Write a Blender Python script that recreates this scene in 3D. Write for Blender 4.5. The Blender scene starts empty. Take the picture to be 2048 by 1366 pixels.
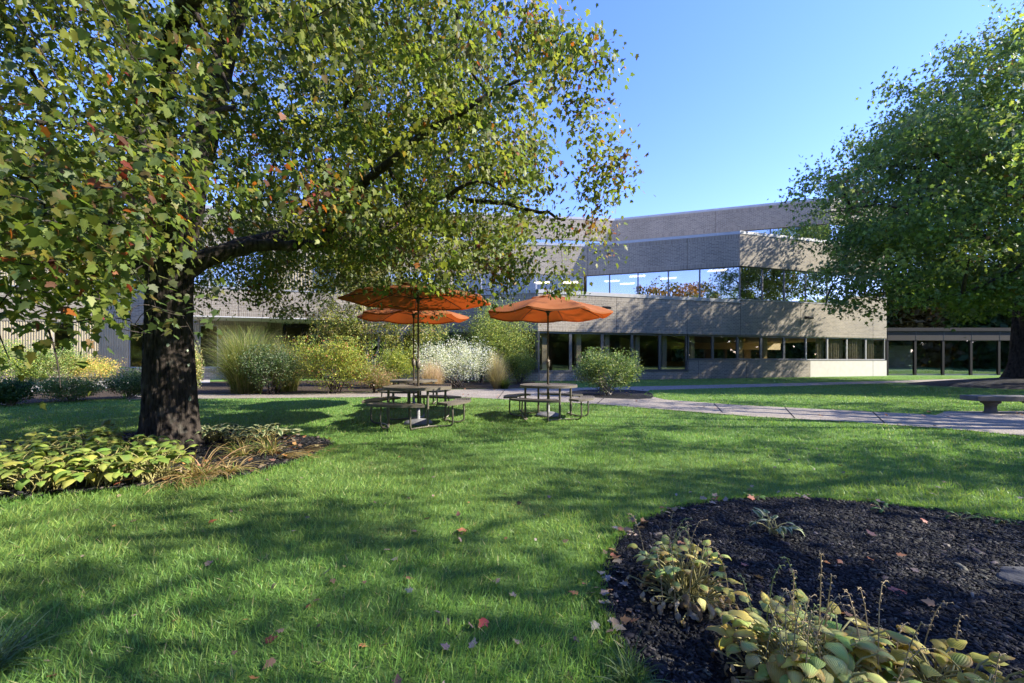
import bpy, math, random
import numpy as np
from mathutils import Vector, noise
random.seed(7)
rng = np.random.default_rng(7)
SC = bpy.context.scene
COL = SC.collection
PI = math.pi
F_PX, CAM_H, HOR = 800.0, 1.25, 720.0

def at(px, py, Y):                       # photo pixel at depth Y -> point
    return ((px - 1024) / F_PX * Y, Y, CAM_H + (HOR - py) / F_PX * Y)
def gp(px, py):                          # photo pixel on the ground -> (x, y)
    Y = F_PX * CAM_H / (py - HOR)
    return ((px - 1024) / F_PX * Y, Y)

# ------------------------------------------------------------------ materials
def mat(name):
    m = bpy.data.materials.new(name); m.use_nodes = True
    nt = m.node_tree; nt.nodes.clear()
    out = nt.nodes.new('ShaderNodeOutputMaterial')
    return m, nt, out
def N(nt, t, **kw):
    n = nt.nodes.new(t)
    for k, v in kw.items():
        if k.startswith('_'): setattr(n, k[1:], v)
        else:
            key = int(k[1:]) if k[0] == 'i' and k[1:].isdigit() else k.replace('__', ' ')
            n.inputs[key].default_value = v
    return n
def L(nt, a, b): nt.links.new(a, b)
def c4(c): return (c[0], c[1], c[2], 1)

def simple(name, col, rough=0.6, metal=0.0, nscale=8.0, var=0.12, bump=0.0, bscale=60.0, spec=0.5):
    m, nt, out = mat(name)
    b = N(nt, 'ShaderNodeBsdfPrincipled', Roughness=rough, Metallic=metal)
    b.inputs['Specular IOR Level'].default_value = spec
    tc = N(nt, 'ShaderNodeTexCoord'); nz = N(nt, 'ShaderNodeTexNoise', Scale=nscale, Detail=5.0)
    L(nt, tc.outputs['Object'], nz.inputs['Vector'])
    r = N(nt, 'ShaderNodeValToRGB'); e = r.color_ramp.elements
    e[0].position = .3; e[1].position = .7
    e[0].color = c4([c * (1 - var) for c in col]); e[1].color = c4([min(1, c * (1 + var)) for c in col])
    L(nt, nz.outputs['Fac'], r.inputs[0]); L(nt, r.outputs[0], b.inputs['Base Color'])
    if bump:
        n2 = N(nt, 'ShaderNodeTexNoise', Scale=bscale, Detail=6.0); L(nt, tc.outputs['Object'], n2.inputs['Vector'])
        bp = N(nt, 'ShaderNodeBump', Strength=bump, Distance=0.02); L(nt, n2.outputs['Fac'], bp.inputs['Height'])
        L(nt, bp.outputs[0], b.inputs['Normal'])
    L(nt, b.outputs[0], out.inputs[0]); return m

def leafmat(name, trans=0.45, rough=0.45, spec=0.5, tcol=(1.25, 1.25, .7), vein=0.0):
    m, nt, out = mat(name)
    ca = N(nt, 'ShaderNodeVertexColor', _layer_name='col')
    b = N(nt, 'ShaderNodeBsdfPrincipled', Roughness=rough); b.inputs['Specular IOR Level'].default_value = spec
    t = N(nt, 'ShaderNodeBsdfTranslucent')
    mx = N(nt, 'ShaderNodeMix', _data_type='RGBA', _blend_type='MULTIPLY'); mx.inputs[0].default_value = 1
    L(nt, ca.outputs[0], mx.inputs[6]); mx.inputs[7].default_value = c4(tcol)
    L(nt, ca.outputs[0], b.inputs['Base Color']); L(nt, mx.outputs[2], t.inputs[0])
    ms = N(nt, 'ShaderNodeMixShader', i0=trans)
    L(nt, b.outputs[0], ms.inputs[1]); L(nt, t.outputs[0], ms.inputs[2]); L(nt, ms.outputs[0], out.inputs[0])
    if vein:
        uv = N(nt, 'ShaderNodeVertexColor', _layer_name='luv')
        sx = N(nt, 'ShaderNodeSeparateColor'); L(nt, uv.outputs[0], sx.inputs[0])
        mm = N(nt, 'ShaderNodeMath', _operation='MULTIPLY'); mm.inputs[1].default_value = 62.0; L(nt, sx.outputs[0], mm.inputs[0])
        sn = N(nt, 'ShaderNodeMath', _operation='SINE'); L(nt, mm.outputs[0], sn.inputs[0])
        bp = N(nt, 'ShaderNodeBump', Strength=vein, Distance=0.004); L(nt, sn.outputs[0], bp.inputs['Height'])
        L(nt, bp.outputs[0], b.inputs['Normal']); L(nt, bp.outputs[0], t.inputs['Normal'])
        mp = N(nt, 'ShaderNodeMapRange'); mp.inputs[1].default_value = -1; mp.inputs[2].default_value = 1
        mp.inputs[3].default_value = .9; mp.inputs[4].default_value = 1.06
        L(nt, sn.outputs[0], mp.inputs[0])
        m2 = N(nt, 'ShaderNodeMix', _data_type='RGBA', _blend_type='MULTIPLY'); m2.inputs[0].default_value = 1
        L(nt, ca.outputs[0], m2.inputs[6]); L(nt, mp.outputs[0], m2.inputs[7])
        L(nt, m2.outputs[2], b.inputs['Base Color']); L(nt, m2.outputs[2], mx.inputs[6])
    return m

def brickmat(name, c1, c2, mortar, w=0.30, h=0.10, swap=False, uneven=.5):
    m, nt, out = mat(name)
    tc = N(nt, 'ShaderNodeTexCoord'); sp = N(nt, 'ShaderNodeSeparateXYZ'); L(nt, tc.outputs['Object'], sp.inputs[0])
    ad = N(nt, 'ShaderNodeMath', _operation='ADD'); L(nt, sp.outputs[0], ad.inputs[0]); L(nt, sp.outputs[1], ad.inputs[1])
    cb = N(nt, 'ShaderNodeCombineXYZ'); L(nt, ad.outputs[0], cb.inputs[0]); L(nt, sp.outputs[2], cb.inputs[1])
    br = N(nt, 'ShaderNodeTexBrick', Scale=1.0); br.inputs['Brick Width'].default_value = w; br.inputs['Row Height'].default_value = h
    br.inputs['Mortar Size'].default_value = .010; br.inputs['Mortar Smooth'].default_value = .2; br.inputs['Bias'].default_value = 0
    br.offset = 0.0 if swap else 0.5
    br.inputs['Color1'].default_value = c4(c1); br.inputs['Color2'].default_value = c4(c2); br.inputs['Mortar'].default_value = c4(mortar)
    L(nt, cb.outputs[0], br.inputs['Vector'])
    nz = N(nt, 'ShaderNodeTexNoise', Scale=.35, Detail=6.0); L(nt, tc.outputs['Object'], nz.inputs['Vector'])
    nz2 = N(nt, 'ShaderNodeTexNoise', Scale=9.0, Detail=4.0); L(nt, tc.outputs['Object'], nz2.inputs['Vector'])
    mp = N(nt, 'ShaderNodeMapRange'); mp.inputs[1].default_value = .3; mp.inputs[2].default_value = .7; mp.inputs[3].default_value = .84; mp.inputs[4].default_value = 1.12
    L(nt, nz.outputs[0], mp.inputs[0])
    mp2 = N(nt, 'ShaderNodeMapRange'); mp2.inputs[1].default_value = .3; mp2.inputs[2].default_value = .7; mp2.inputs[3].default_value = .85; mp2.inputs[4].default_value = 1.12
    L(nt, nz2.outputs[0], mp2.inputs[0])
    mu = N(nt, 'ShaderNodeMath', _operation='MULTIPLY'); L(nt, mp.outputs[0], mu.inputs[0]); L(nt, mp2.outputs[0], mu.inputs[1])
    mx = N(nt, 'ShaderNodeMix', _data_type='RGBA', _blend_type='MULTIPLY'); mx.inputs[0].default_value = 1
    L(nt, br.outputs[0], mx.inputs[6]); L(nt, mu.outputs[0], mx.inputs[7])
    b = N(nt, 'ShaderNodeBsdfPrincipled', Roughness=.85); L(nt, mx.outputs[2], b.inputs['Base Color'])
    bp = N(nt, 'ShaderNodeBump', Strength=.2, Distance=0.005); bp.invert = True
    L(nt, br.outputs['Fac'], bp.inputs['Height']); L(nt, bp.outputs[0], b.inputs['Normal'])
    L(nt, b.outputs[0], out.inputs[0]); return m

def glassmat(name, refl=.3, tint=(.42, .42, .36), rough=.01):
    m, nt, out = mat(name)
    g = N(nt, 'ShaderNodeBsdfGlossy', Roughness=rough); g.inputs[0].default_value = (.86, .9, .95, 1)
    t = N(nt, 'ShaderNodeBsdfTransparent'); t.inputs[0].default_value = c4(tint)
    fr = N(nt, 'ShaderNodeLayerWeight', Blend=.35)
    mp = N(nt, 'ShaderNodeMapRange'); mp.inputs[3].default_value = refl; mp.inputs[4].default_value = min(.95, refl + .25)
    L(nt, fr.outputs['Fresnel'], mp.inputs[0])
    tc = N(nt, 'ShaderNodeTexCoord'); nz = N(nt, 'ShaderNodeTexNoise', Scale=.5, Detail=1.0); L(nt, tc.outputs['Object'], nz.inputs['Vector'])
    bp = N(nt, 'ShaderNodeBump', Strength=.12, Distance=0.03); L(nt, nz.outputs[0], bp.inputs['Height']); L(nt, bp.outputs[0], g.inputs['Normal'])
    ms = N(nt, 'ShaderNodeMixShader'); L(nt, mp.outputs[0], ms.inputs[0]); L(nt, t.outputs[0], ms.inputs[1]); L(nt, g.outputs[0], ms.inputs[2])
    L(nt, ms.outputs[0], out.inputs[0]); return m

def groundmat(name, cols, scale=3.0, fine=120.0, bump=.6, bd=.02, rough=.95):
    m, nt, out = mat(name)
    tc = N(nt, 'ShaderNodeTexCoord')
    a = N(nt, 'ShaderNodeTexNoise', Scale=scale, Detail=8.0, Roughness=.65); L(nt, tc.outputs['Object'], a.inputs['Vector'])
    f = N(nt, 'ShaderNodeTexNoise', Scale=fine, Detail=6.0, Roughness=.7); L(nt, tc.outputs['Object'], f.inputs['Vector'])
    mixf = N(nt, 'ShaderNodeMix', i0=.5); L(nt, a.outputs[0], mixf.inputs[2]); L(nt, f.outputs[0], mixf.inputs[3])
    r = N(nt, 'ShaderNodeValToRGB'); L(nt, mixf.outputs[0], r.inputs[0]); e = r.color_ramp.elements
    e[0].position = .38; e[0].color = c4(cols[0]); e[1].position = .62; e[1].color = c4(cols[-1])
    if len(cols) == 3: k = e.new(.5); k.color = c4(cols[1])
    b = N(nt, 'ShaderNodeBsdfPrincipled', Roughness=rough); b.inputs['Specular IOR Level'].default_value = .2
    L(nt, r.outputs[0], b.inputs['Base Color'])
    bp = N(nt, 'ShaderNodeBump', Strength=bump, Distance=bd); L(nt, f.outputs[0], bp.inputs['Height']); L(nt, bp.outputs[0], b.inputs['Normal'])
    L(nt, b.outputs[0], out.inputs[0]); return m

def gravelmat(name):
    m, nt, out = mat(name)
    tc = N(nt, 'ShaderNodeTexCoord')
    v = N(nt, 'ShaderNodeTexVoronoi', Scale=75.0); L(nt, tc.outputs['Object'], v.inputs['Vector'])
    a = N(nt, 'ShaderNodeTexNoise', Scale=1.3, Detail=6.0); L(nt, tc.outputs['Object'], a.inputs['Vector'])
    r = N(nt, 'ShaderNodeValToRGB'); e = r.color_ramp.elements
    sc = N(nt, 'ShaderNodeSeparateColor'); L(nt, v.outputs['Color'], sc.inputs[0]); L(nt, sc.outputs[0], r.inputs[0])
    e[0].color = (.11, .093, .074, 1); e[1].color = (.36, .31, .25, 1); k = e.new(.5); k.color = (.215, .18, .145, 1)
    mp = N(nt, 'ShaderNodeMapRange'); mp.inputs[1].default_value = .3; mp.inputs[2].default_value = .7; mp.inputs[3].default_value = .82; mp.inputs[4].default_value = 1.1
    L(nt, a.outputs[0], mp.inputs[0])
    mx = N(nt, 'ShaderNodeMix', _data_type='RGBA', _blend_type='MULTIPLY'); mx.inputs[0].default_value = 1
    L(nt, r.outputs[0], mx.inputs[6]); L(nt, mp.outputs[0], mx.inputs[7])
    b = N(nt, 'ShaderNodeBsdfPrincipled', Roughness=.9); L(nt, mx.outputs[2], b.inputs['Base Color'])
    bp = N(nt, 'ShaderNodeBump', Strength=.5, Distance=0.006); L(nt, v.outputs[0], bp.inputs['Height']); L(nt, bp.outputs[0], b.inputs['Normal'])
    L(nt, b.outputs[0], out.inputs[0]); return m

def barkmat(name, c1, c2, c3, sx=22, sz=3.5):
    m, nt, out = mat(name)
    tc = N(nt, 'ShaderNodeTexCoord'); mpg = N(nt, 'ShaderNodeMapping'); mpg.inputs['Scale'].default_value = (sx, sx, sz)
    L(nt, tc.outputs['Object'], mpg.inputs[0])
    a = N(nt, 'ShaderNodeTexNoise', Scale=1.0, Detail=8.0, Roughness=.7, Distortion=.4); L(nt, mpg.outputs[0], a.inputs['Vector'])
    f = N(nt, 'ShaderNodeTexNoise', Scale=7.0, Detail=4.0); L(nt, tc.outputs['Object'], f.inputs['Vector'])
    r = N(nt, 'ShaderNodeValToRGB'); e = r.color_ramp.elements; e[0].position = .36; e[1].position = .62
    e[0].color = c4(c1); e[1].color = c4(c2); L(nt, a.outputs[0], r.inputs[0])
    r2 = N(nt, 'ShaderNodeValToRGB'); e = r2.color_ramp.elements; e[0].position = .58; e[1].position = .68
    e[0].color = (0, 0, 0, 1); e[1].color = (.55, .55, .55, 1); L(nt, f.outputs[0], r2.inputs[0])
    mx = N(nt, 'ShaderNodeMix', _data_type='RGBA'); L(nt, r2.outputs[0], mx.inputs[0]); L(nt, r.outputs[0], mx.inputs[6]); mx.inputs[7].default_value = c4(c3)
    b = N(nt, 'ShaderNodeBsdfPrincipled', Roughness=.9); b.inputs['Specular IOR Level'].default_value = .25
    L(nt, mx.outputs[2], b.inputs['Base Color'])
    bp = N(nt, 'ShaderNodeBump', Strength=.9, Distance=0.02); L(nt, a.outputs[0], bp.inputs['Height']); L(nt, bp.outputs[0], b.inputs['Normal'])
    L(nt, b.outputs[0], out.inputs[0]); return m

def emit(name, col, s):
    m, nt, out = mat(name); e = N(nt, 'ShaderNodeEmission', Strength=s); e.inputs[0].default_value = c4(col); L(nt, e.outputs[0], out.inputs[0]); return m

M = {}
M['brick'] = brickmat('brick', (.262, .222, .165), (.18, .152, .118), (.40, .365, .30))
M['soldier'] = brickmat('soldier_brick', (.258, .218, .163), (.18, .152, .118), (.40, .365, .30), w=.10, h=.31, swap=True)
M['coping'] = simple('coping', (.36, .36, .35), .45, .3, 2, .06)
M['frame'] = simple('window_frame', (.13, .13, .13), .4, .5, 3, .08)
M['frame_light'] = simple('pale_frame', (.42, .41, .39), .4, .4, 3, .08)
M['dark'] = simple('dark_bronze', (.016, .014, .013), .65, .0, 3, .1, spec=.25)
M['bronze'] = simple('bronze_panel', (.026, .019, .015), .75, .0, 1.2, .12)
M['glass_up'] = glassmat('glass_upper', .52, (.62, .62, .6))
M['glass_lo'] = glassmat('glass_lower', .06, (.90, .88, .80))
M['glass_co'] = glassmat('glass_corridor', .2, (.90, .90, .86))
M['siding'] = simple('cream_siding', (.36, .31, .205), .6, 0, 1.5, .08)
M['tan'] = simple('tan_interior', (.62, .5, .3), .9, 0, .8, .1)
M['interior'] = simple('interior', (.26, .21, .14), .9, 0, .8, .15)
M['soffit'] = simple('soffit', (.5, .49, .46), .8, 0, 2, .05)
M['blind'] = simple('blind', (.36, .34, .31), .9, 0, 2, .08)
M['concrete'] = simple('concrete', (.34, .32, .29), .9, 0, 3, .14, .25, 40)
M['basewall'] = simple('smooth_base', (.52, .49, .43), .85, 0, 3, .06, .15, 60)
M['lamp'] = emit('ceiling_panel', (1, .9, .72), 1.6)
M['lawn'] = groundmat('lawn', [(.065, .12, .025), (.10, .18, .04), (.13, .23, .05)], 1.2, 90, .8, .03)
M['soil'] = groundmat('mulch', [(.006, .006, .007), (.013, .013, .014), (.03, .028, .027)], 9, 70, 1.0, .03, .8)
M['soilb'] = groundmat('brown_mulch', [(.02, .014, .01), (.045, .032, .022), (.10, .075, .05)], 9, 60, 1.0, .03, .9)
M['gravel'] = gravelmat('aggregate_path')
M['chip'] = leafmat('mulch_chip', 0, .72, .22)
M['leaf'] = leafmat('maple_leaf', .52, .48, .35)
M['leaf2'] = leafmat('tree_leaf', .5, .5, .35)
M['shrub'] = leafmat('shrub_leaf', .42, .5, .4)
M['grass'] = leafmat('grass_blade', .42, .45, .35)
M['hosta'] = leafmat('hosta_leaf', .38, .55, .28, vein=.3)
M['dead'] = leafmat('fallen_leaf', .15, .55, .4)
M['bark'] = barkmat('bark', (.008, .006, .005), (.065, .052, .043), (.10, .095, .08))
M['bark2'] = barkmat('bark_brown', (.010, .008, .006), (.06, .046, .035), (.08, .072, .06), 12, 2.5)
M['twig'] = simple('twig', (.07, .055, .045), .85, 0, 12, .25)
M['birch'] = simple('pale_stem', (.34, .29, .23), .8, 0, 9, .3)
M['metal'] = simple('bronze_coated_metal', (.135, .118, .092), .42, .1, 14, .1)
M['pole'] = simple('umbrella_pole', (.09, .072, .05), .35, .5, 6, .12)
M['black'] = simple('black_plastic', (.02, .02, .02), .45, 0, 6, .1)
M['base'] = simple('grey_base', (.20, .20, .205), .6, .2, 8, .12, .2, 50)
M['stone'] = simple('stone_bench', (.14, .13, .11), .9, 0, 5, .22, .5, 45)
M['rock'] = simple('rock', (.055, .055, .056), .9, 0, 6, .25, .7, 25)
def fabric():
    m, nt, out = mat('orange_fabric')
    tc = N(nt, 'ShaderNodeTexCoord'); nz = N(nt, 'ShaderNodeTexNoise', Scale=3.0, Detail=7.0, Roughness=.6); L(nt, tc.outputs['Object'], nz.inputs['Vector'])
    r = N(nt, 'ShaderNodeValToRGB'); e = r.color_ramp.elements; e[0].position = .3; e[1].position = .72
    e[0].color = (.29, .095, .030, 1); e[1].color = (.38, .145, .055, 1); L(nt, nz.outputs[0], r.inputs[0])
    b = N(nt, 'ShaderNodeBsdfPrincipled', Roughness=.85); b.inputs['Specular IOR Level'].default_value = .2; L(nt, r.outputs[0], b.inputs['Base Color'])
    w = N(nt, 'ShaderNodeTexNoise', Scale=420.0, Detail=2.0); L(nt, tc.outputs['Object'], w.inputs['Vector'])
    bp = N(nt, 'ShaderNodeBump', Strength=.25, Distance=0.002); L(nt, w.outputs[0], bp.inputs['Height']); L(nt, bp.outputs[0], b.inputs['Normal'])
    t = N(nt, 'ShaderNodeBsdfTranslucent'); t.inputs[0].default_value = (.40, .065, .010, 1)
    ms = N(nt, 'ShaderNodeMixShader', i0=.32); L(nt, b.outputs[0], ms.inputs[1]); L(nt, t.outputs[0], ms.inputs[2]); L(nt, ms.outputs[0], out.inputs[0]); return m
M['fabric'] = fabric()

# ------------------------------------------------------------------ mesh helpers
def link(name, me, parent=None, mats=()):
    o = bpy.data.objects.new(name, me); COL.objects.link(o)
    if me is not None and not me.materials:
        for m in mats: me.materials.append(M[m])
    if parent is not None: o.parent = parent
    return o
def thing(name, label, cat, loc=(0, 0, 0), rz=0.0, group=None, me=None, mats=()):
    o = link(name, me, None, mats); o.location = loc; o.rotation_euler = (0, 0, rz)
    o['label'] = label; o['category'] = cat
    if group: o['group'] = group
    return o
def setkind(o, k): o['kind'] = k; return o

class MB:
    """collects polygons (with material index, colour) into one mesh"""
    def __init__(s): s.v = []; s.f = []; s.m = []; s.sm = []
    def add(s, verts, faces, mi=0, smooth=False):
        o = len(s.v); s.v += [tuple(v) for v in verts]
        for f in faces: s.f.append([i + o for i in f]); s.m.append(mi); s.sm.append(smooth)
    def box(s, a, b, mi=0):
        x0, y0, z0 = a; x1, y1, z1 = b
        s.add([(x0, y0, z0), (x1, y0, z0), (x1, y1, z0), (x0, y1, z0), (x0, y0, z1), (x1, y0, z1), (x1, y1, z1), (x0, y1, z1)],
              [(3, 2, 1, 0), (4, 5, 6, 7), (0, 1, 5, 4), (1, 2, 6, 5), (2, 3, 7, 6), (3, 0, 4, 7)], mi)
    def prism(s, poly, z0, z1, mi=0):
        n = len(poly)
        s.add([(x, y, z0) for x, y in poly] + [(x, y, z1) for x, y in poly],
              [tuple(range(n))[::-1], tuple(range(n, 2 * n))] + [(i, (i + 1) % n, n + (i + 1) % n, n + i) for i in range(n)], mi)
    def tube(s, pts, rad, n=8, mi=0, cap=True, squash=1.0):
        pts = [Vector(p) for p in pts]
        if not hasattr(rad, '__len__'): rad = [rad] * len(pts)
        vs = []; prev = None
        for i, p in enumerate(pts):
            d = (pts[min(i + 1, len(pts) - 1)] - pts[max(i - 1, 0)]); d.normalize()
            if prev is None:
                u = d.cross(Vector((0, 0, 1))) if abs(d.z) < .95 else d.cross(Vector((1, 0, 0)))
            else: u = prev - d * prev.dot(d)
            u.normalize(); prev = u; w = d.cross(u)
            for k in range(n):
                t = 2 * PI * k / n
                vs.append(p + (u * math.cos(t) + w * math.sin(t) * squash) * rad[i])
        fs = []
        for i in range(len(pts) - 1):
            for k in range(n):
                k2 = (k + 1) % n; fs.append((i * n + k, i * n + k2, (i + 1) * n + k2, (i + 1) * n + k))
        s.add(vs, fs, mi, True)
        if cap:
            s.add(vs[:n], [tuple(range(n))[::-1]], mi); s.add(vs[-n:], [tuple(range(n))], mi)
    def lathe(s, prof, n=24, mi=0, c=(0, 0)):
        vs = []
        for r, z in prof:
            for k in range(n): t = 2 * PI * k / n; vs.append((c[0] + r * math.cos(t), c[1] + r * math.sin(t), z))
        fs = []
        for i in range(len(prof) - 1):
            for k in range(n): k2 = (k + 1) % n; fs.append((i * n + k, i * n + k2, (i + 1) * n + k2, (i + 1) * n + k))
        s.add(vs, fs, mi, True)
    def mesh(s, name):
        me = bpy.data.meshes.new(name); me.from_pydata(s.v, [], s.f)
        me.polygons.foreach_set('material_index', s.m); me.polygons.foreach_set('use_smooth', s.sm); me.update(); return me
    def obj(s, name, mats, parent=None):
        return link(name, s.mesh(name), parent, mats if isinstance(mats, (list, tuple)) else [mats])
def bevel(o, w=.006, seg=2):
    b = o.modifiers.new('b', 'BEVEL'); b.width = w; b.segments = seg; b.limit_method = 'ANGLE'; return o

def np_mesh(name, V, faces, fsize, colors=None, luv=None, smooth=False):
    """V (n,3); faces flat index array; fsize array of polygon sizes"""
    me = bpy.data.meshes.new(name)
    me.vertices.add(len(V)); me.vertices.foreach_set('co', np.ascontiguousarray(V, dtype=np.float32).ravel())
    me.loops.add(len(faces)); me.loops.foreach_set('vertex_index', faces.astype(np.int32))
    me.polygons.add(len(fsize)); st = np.concatenate([[0], np.cumsum(fsize)[:-1]]).astype(np.int32)
    me.polygons.foreach_set('loop_start', st); me.polygons.foreach_set('loop_total', fsize.astype(np.int32))
    if smooth: me.polygons.foreach_set('use_smooth', np.ones(len(fsize), dtype=bool))
    for nm, c in (('col', colors), ('luv', luv)):
        if c is not None:
            a = me.color_attributes.new(nm, 'FLOAT_COLOR', 'POINT')
            a.data.foreach_set('color', np.concatenate([c, np.ones((len(c), 1))], 1).astype(np.float32).ravel())
    me.update(calc_edges=True); return me

def template(kind):
    if kind == 'maple':
        h = np.array([(0, 0), (.20, -.07), (.40, .05), (.30, .19), (.53, .44), (.33, .47), (.24, .58), (.15, .80), (0, 1.0)])
        h3 = np.array([(x, y, -.16 * abs(x) - .18 * y * y) for x, y in h]); l3 = h3 * [-1, 1, 1]
        V = np.concatenate([h3, l3[1:-1]]); n = len(h)
        f = list(range(n)) + [0, n - 1] + [n + i for i in range(n - 2)][::-1]
        return V, np.array(f), np.array([n, n])
    if kind == 'maple2':      # coarser for mid distance
        h = np.array([(0, 0), (.34, .0), (.22, .2), (.52, .42), (.18, .55), (0, 1.0)])
        h3 = np.array([(x, y, -.2 * abs(x) - .15 * y * y) for x, y in h]); l3 = h3 * [-1, 1, 1]
        V = np.concatenate([h3, l3[1:-1]]); n = len(h)
        f = list(range(n)) + [0, n - 1] + [n + i for i in range(n - 2)][::-1]
        return V, np.array(f), np.array([n, n])
    if kind == 'diamond':
        V = np.array([(0, 0, 0), (.42, .45, -.08), (0, 1, -.14), (-.42, .45, -.08)], float)
        return V, np.array([0, 1, 2, 0, 2, 3]), np.array([3, 3])
    if kind == 'oval':
        V = np.array([(0, 0, 0), (.26, .3, .05), (.24, .68, .02), (0, 1, -.08), (-.24, .68, .02), (-.26, .3, .05)], float)
        return V, np.array([0, 1, 2, 3, 0, 3, 4, 5]), np.array([4, 4])
    if kind == 'blade':
        V = np.array([(-.5, 0, 0), (.5, 0, 0), (.38, .45, .05), (-.38, .45, .05), (.0, 1, .0)], float)
        return V, np.array([0, 1, 2, 3, 3, 2, 4]), np.array([4, 3])
    if kind == 'chip':
        V = np.array([(-.5, -.5, 0), (.5, -.42, 0), (.42, .5, 0), (-.46, .5, 0), (-.44, -.44, 1), (.46, -.36, .8), (.36, .44, 1), (-.4, .4, .7)], float)
        return V, np.array([4, 5, 6, 7, 0, 1, 5, 4, 1, 2, 6, 5, 2, 3, 7, 6, 3, 0, 4, 7]), np.array([4, 4, 4, 4, 4])
TPL = {k: template(k) for k in ('maple', 'maple2', 'diamond', 'oval', 'blade', 'chip')}

def unit(a): return a / np.maximum(np.linalg.norm(a, axis=1, keepdims=True), 1e-9)
def scatter(kind, pos, d, n, size, col, aspect=None):
    """instances of a template: d = leaf axis, n = approx normal, size scalar or (n,), aspect (n,3)"""
    V, f, fs = TPL[kind]; k = len(pos)
    y = unit(d); x = unit(np.cross(y, n)); z = np.cross(x, y)
    size = np.broadcast_to(np.asarray(size, float), (k,))
    T = V[None] * (aspect[:, None, :] if aspect is not None else 1.0) * size[:, None, None]
    W = pos[:, None, :] + T[:, :, 0:1] * x[:, None] + T[:, :, 1:2] * y[:, None] + T[:, :, 2:3] * z[:, None]
    nv = len(V)
    F = (f[None] + (np.arange(k) * nv)[:, None]).ravel(); FS = np.tile(fs, k)
    C = np.repeat(col, nv, axis=0)
    if kind == 'maple':     # lobe tips and margins turn first
        ed = np.clip(np.linalg.norm(V[:, :2] - [0, .38], axis=1) / .6, 0, 1) ** 1.5; am = rng.uniform(0, 1, (k, 1, 1)) ** 3.2 * .55
        hot = np.array([[.30, .16, .04], [.34, .09, .03], [.26, .24, .06]])[rng.integers(0, 3, k)][:, None]
        f_ = am * ed[None, :, None] * rng.uniform(.4, 1.2, (k, nv, 1)); f_ = np.clip(f_, 0, 1)
        C3 = C.reshape(k, nv, 3) * (1 + rng.normal(0, .07, (k, nv, 1))); C = np.clip(C3 * (1 - f_) + hot * f_, .004, 1).reshape(-1, 3)
    return W.reshape(-1, 3), F, FS, C
def join(parts):
    off = 0; Vs = []; Fs = []; S = []; C = []
    for v, f, s, c in parts: Vs.append(v); Fs.append(f + off); S.append(s); C.append(c); off += len(v)
    return np.concatenate(Vs), np.concatenate(Fs), np.concatenate(S), np.concatenate(C)
def rand_dirs(k, pitch=(-1.2, .2)):
    a = rng.uniform(0, 2 * PI, k); p = rng.uniform(*pitch, k)
    return np.stack([np.cos(a) * np.cos(p), np.sin(a) * np.cos(p), np.sin(p)], 1)
def palette(cols, w, k, var=.18):
    w = np.array(w, float); w /= w.sum()
    c = np.array(cols)[rng.choice(len(cols), k, p=w)]
    return np.clip(c * (1 + rng.normal(0, var, (k, 1))) * (1 + rng.normal(0, .06, (k, 3))), .003, 1)

def inpoly(x, y, poly):
    ins = np.zeros(len(x), bool); n = len(poly)
    for i in range(n):
        x0, y0 = poly[i]; x1, y1 = poly[(i + 1) % n]
        c = ((y0 > y) != (y1 > y)) & (x < (x1 - x0) * (y - y0) / (y1 - y0 + 1e-12) + x0)
        ins ^= c
    return ins
def smoothpoly(poly, it=2):
    for _ in range(it):
        q = []
        for i in range(len(poly)):
            a, b = poly[i], poly[(i + 1) % len(poly)]
            q += [(a[0] * .75 + b[0] * .25, a[1] * .75 + b[1] * .25), (a[0] * .25 + b[0] * .75, a[1] * .25 + b[1] * .75)]
        poly = q
    return poly

# ------------------------------------------------------------------ camera, light, sky
cam = bpy.data.cameras.new('camera'); cam.sensor_width = 36; cam.lens = 36 * F_PX / 2048; cam.shift_y = (HOR - 683) / 2048
cam.clip_start = .05; cam.clip_end = 3000
co = bpy.data.objects.new('camera', cam); COL.objects.link(co); co.location = (0, 0, CAM_H); co.rotation_euler = (PI / 2, 0, 0); SC.camera = co
EL = math.radians(34); AZ = math.atan2(-.163, .987)      # direction towards the sun
sd = Vector((math.cos(AZ) * math.cos(EL), math.sin(AZ) * math.cos(EL), math.sin(EL)))
sun = bpy.data.lights.new('sun', 'SUN'); sun.energy = 2.6; sun.angle = math.radians(.53); sun.color = (1, .93, .80)
so = bpy.data.objects.new('sun', sun); COL.objects.link(so); so.rotation_euler = sd.to_track_quat('Z', 'Y').to_euler(); so.location = (0, 0, 30)
w = bpy.data.worlds.new('World'); SC.world = w; w.use_nodes = True; nt = w.node_tree
bg = nt.nodes['Background']; sky = nt.nodes.new('ShaderNodeTexSky'); sky.sky_type = 'NISHITA'; sky.sun_disc = False
sky.sun_elevation = EL; sky.sun_rotation = PI / 2 - AZ; sky.air_density = 1.0; sky.dust_density = .05; sky.ozone_density = 3.2
hs = nt.nodes.new('ShaderNodeMix'); hs.data_type = 'RGBA'; hs.blend_type = 'MULTIPLY'; hs.inputs[0].default_value = 1; hs.inputs[7].default_value = (1.0, .81, .99, 1); nt.links.new(sky.outputs[0], hs.inputs[6]); hv = nt.nodes.new('ShaderNodeHueSaturation'); hv.inputs['Saturation'].default_value = 1.2; hv.inputs['Value'].default_value = .97; nt.links.new(hs.outputs[2], hv.inputs['Color']); nt.links.new(hv.outputs[0], bg.inputs[0]); bg.inputs[1].default_value = .105
SC.view_settings.view_transform = 'Standard'; SC.view_settings.look = 'None'; SC.view_settings.exposure = 2.45; SC.view_settings.gamma = 1
SC.cycles.max_bounces = 8; SC.cycles.transparent_max_bounces = 12; SC.cycles.transmission_bounces = 6; SC.cycles.caustics_reflective = False; SC.cycles.caustics_refractive = False
SC.cycles.use_denoising = True

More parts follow.
